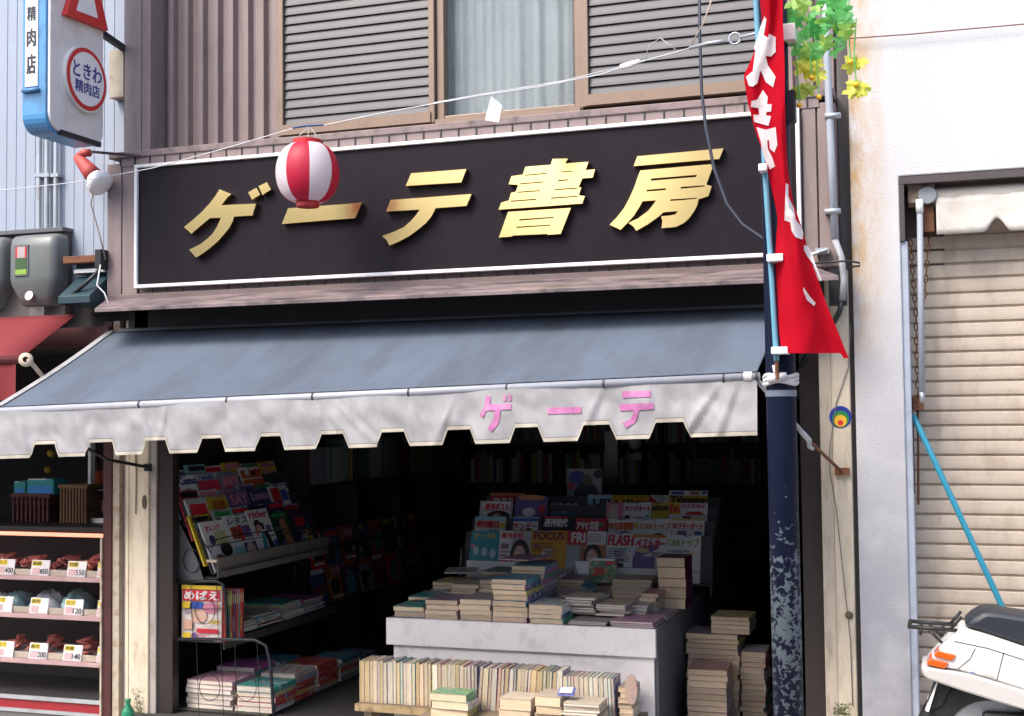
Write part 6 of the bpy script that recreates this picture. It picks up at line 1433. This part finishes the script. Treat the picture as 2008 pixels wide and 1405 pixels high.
# ------------------------------------------------------------------ shelves in the dark of the shop
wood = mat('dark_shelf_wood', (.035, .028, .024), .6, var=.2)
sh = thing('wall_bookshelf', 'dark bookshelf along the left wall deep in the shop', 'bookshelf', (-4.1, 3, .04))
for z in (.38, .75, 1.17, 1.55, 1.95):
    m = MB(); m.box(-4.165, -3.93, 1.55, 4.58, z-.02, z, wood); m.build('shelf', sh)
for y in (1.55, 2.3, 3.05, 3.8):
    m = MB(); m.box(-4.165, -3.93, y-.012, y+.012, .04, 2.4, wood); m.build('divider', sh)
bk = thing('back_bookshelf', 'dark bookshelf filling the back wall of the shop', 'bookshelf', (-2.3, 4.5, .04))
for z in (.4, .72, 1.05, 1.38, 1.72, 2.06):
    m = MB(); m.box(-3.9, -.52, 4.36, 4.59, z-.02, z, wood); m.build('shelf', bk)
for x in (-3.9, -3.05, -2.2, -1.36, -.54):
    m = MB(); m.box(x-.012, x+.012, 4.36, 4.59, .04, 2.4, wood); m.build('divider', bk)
CNAME = ['grey green', 'pale grey', 'dark green', 'dull red', 'light grey', 'navy', 'mustard', 'green', 'slate']
cols = [(.2, .24, .23), (.3, .33, .32), (.1, .14, .13), (.25, .05, .05), (.36, .38, .36), (.05, .08, .12), (.3, .22, .06), (.05, .16, .08), (.2, .2, .24)]
bcm = [mat('spine_cloth_%d' % i, c, .6, var=.3, vs=40) for i, c in enumerate(cols)]
pro = {}; LASTC = [0]
def CI(): LASTC[0] = rk.randrange(9); return LASTC[0]
def spine_book(x, y, z, w, h, d, ci, axis, label, grp):
    key = (round(w, 3), round(h, 3), ci, axis)
    if key not in pro:
        m = MB()
        if axis == 'x': m.box(0, w, 0, d, 0, h, bcm[ci])
        else: m.box(-d, 0, 0, w, 0, h, bcm[ci])
        o = m.build('shelf_book', origin=(0, 0, 0), recalc=False); pro[key] = o
    else:
        o = pro[key].copy(); COL.objects.link(o)
    o.location = (x, y, z); tag(o, label, 'book', grp)
SN = {1.05: 'third', 1.38: 'fourth', 1.72: 'fifth', .72: 'second', 2.06: 'sixth'}
for z in (1.05, 1.38, 1.72):
    x = -3.86
    while x < -.6:
        w = rk.choice((.022, .03, .036)); h = rk.choice((.2, .24, .27)); n = 4
        if any(abs(x+w/2-dv) < .03 for dv in (-3.05, -2.2, -1.36)): x += .05; continue
        if rk.random() < .05: x += .06; continue
        spine_book(x, 4.37+.01*rk.random(), z+.0005, w, h, .17, CI(), 'x', '%s spined book on the %s shelf of the dark back bookshelf' % (CNAME[LASTC[0]], SN[z]), '%s books on the %s back shelf' % (CNAME[LASTC[0]], SN[z])); x += w+.0015
for z, nm in ((1.17, 'middle'), (1.55, 'upper')):
    y = 1.6
    while y < 4.3:
        w = rk.choice((.022, .036, .2)); h = rk.choice((.24, .29)); 
        if any(abs(y+w/2-dv) < w/2+.02 for dv in (2.3, 3.05, 3.8)): y += .03; continue
        spine_book(-3.95, y, z+.0005, w, h, .17 if w < .1 else .02, CI(), 'y', '%s %s book on the %s shelf of the dark left bookshelf' % (CNAME[LASTC[0]], 'face-out' if w > .1 else 'spine-out', nm), '%s books on the %s left shelf%s' % (CNAME[LASTC[0]], nm, ' shown face-out' if w > .1 else '')); y += w+.004
# face-out magazines below that shelf
for r, z in enumerate((.86, .62)):
    for k in range(8):
        y = 1.6+k*.235+(.0 if k < 3 else .01)
        if abs(y-2.3) < .0: continue
        magazine('%s dim magazine in the %s face-out row of the left bookshelf' % (nth(k), ('upper', 'lower')[r]), Vector((-3.92+.02*r, y, z-.24)), (0, 1, 0), (-.25, 0, 1), .205, .25, .006, [RED, (.1, .1, .2), (.3, .05, .05), (.06, .1, .2), (.35, .1, .03), (.1, .05, .12), (.3, .3, .32), (.28, .02, .04)][(k+3*r) % 8], rk.choice([[('r', .08, .78, .92, .92, RED), ('r', .1, .1, .5, .6, HAIR)], [('r', .05, .8, .7, .95, YEL), ('p', [(.2, 0), (.3, .6), (.6, .7), (.9, 0)], HAIR)], [('r', .1, .82, .95, .94, WHT), ('r', 0, .3, 1, .5, (.2, .03, .04))], [('r', .3, .7, .95, .9, PNK), ('e', .4, .4, .3, .2, HAIR), ('r', .1, .08, .8, .14, WHT)], [('r', 0, .85, 1, 1, (.4, .1, .05)), ('p', [(.1, .1), (.4, .7), (.8, .6), (.7, .1)], TEA)]]), group='dim face-out magazines')
# notices hanging from the ceiling
q = P(1187, 936, 2.2); c = P(1210, 862, 2.2); m = MB(); m.box(q.x, c.x, 2.2, 2.203, q.z, c.z+.05, mat('paper_notice', (.3, .27, .24), .9)); m.tube([(q.x+.01, 2.2, c.z+.05), (q.x+.01, 2.2, 2.42)], .002, black, 4); tag(m.build('paper_notice'), 'narrow paper notice hanging in the dark above the table rack', 'notice')
q = P(1245, 868, 2.3); m = MB(); m.lathe([(.0001, -.05), (.03, -.04), (.05, 0), (.03, .04), (.0001, .05)], q, mat('dull_globe', (.3, .26, .21), .5), 16); m.tube([q+Vector((0, 0, .05)), (q.x, q.y, 2.42)], .004, black, 5); tag(m.build('globe_lamp', smooth=True), 'dull unlit globe hanging in the dark behind the valance', 'lamp')
q = P(1246, 898, 2.3); m = MB(); m.box(q.x-.03, q.x+.04, 2.3, 2.303, q.z-.015, q.z+.03, mat('paper_notice', (.3, .27, .24), .9)); m.tube([(q.x, 2.302, q.z), (P(1245, 868, 2.3).x, 2.302, P(1245, 868, 2.3).z-.05)], .0015, black, 4); tag(m.build('small_notice'), 'small white notice below the unlit globe', 'notice')
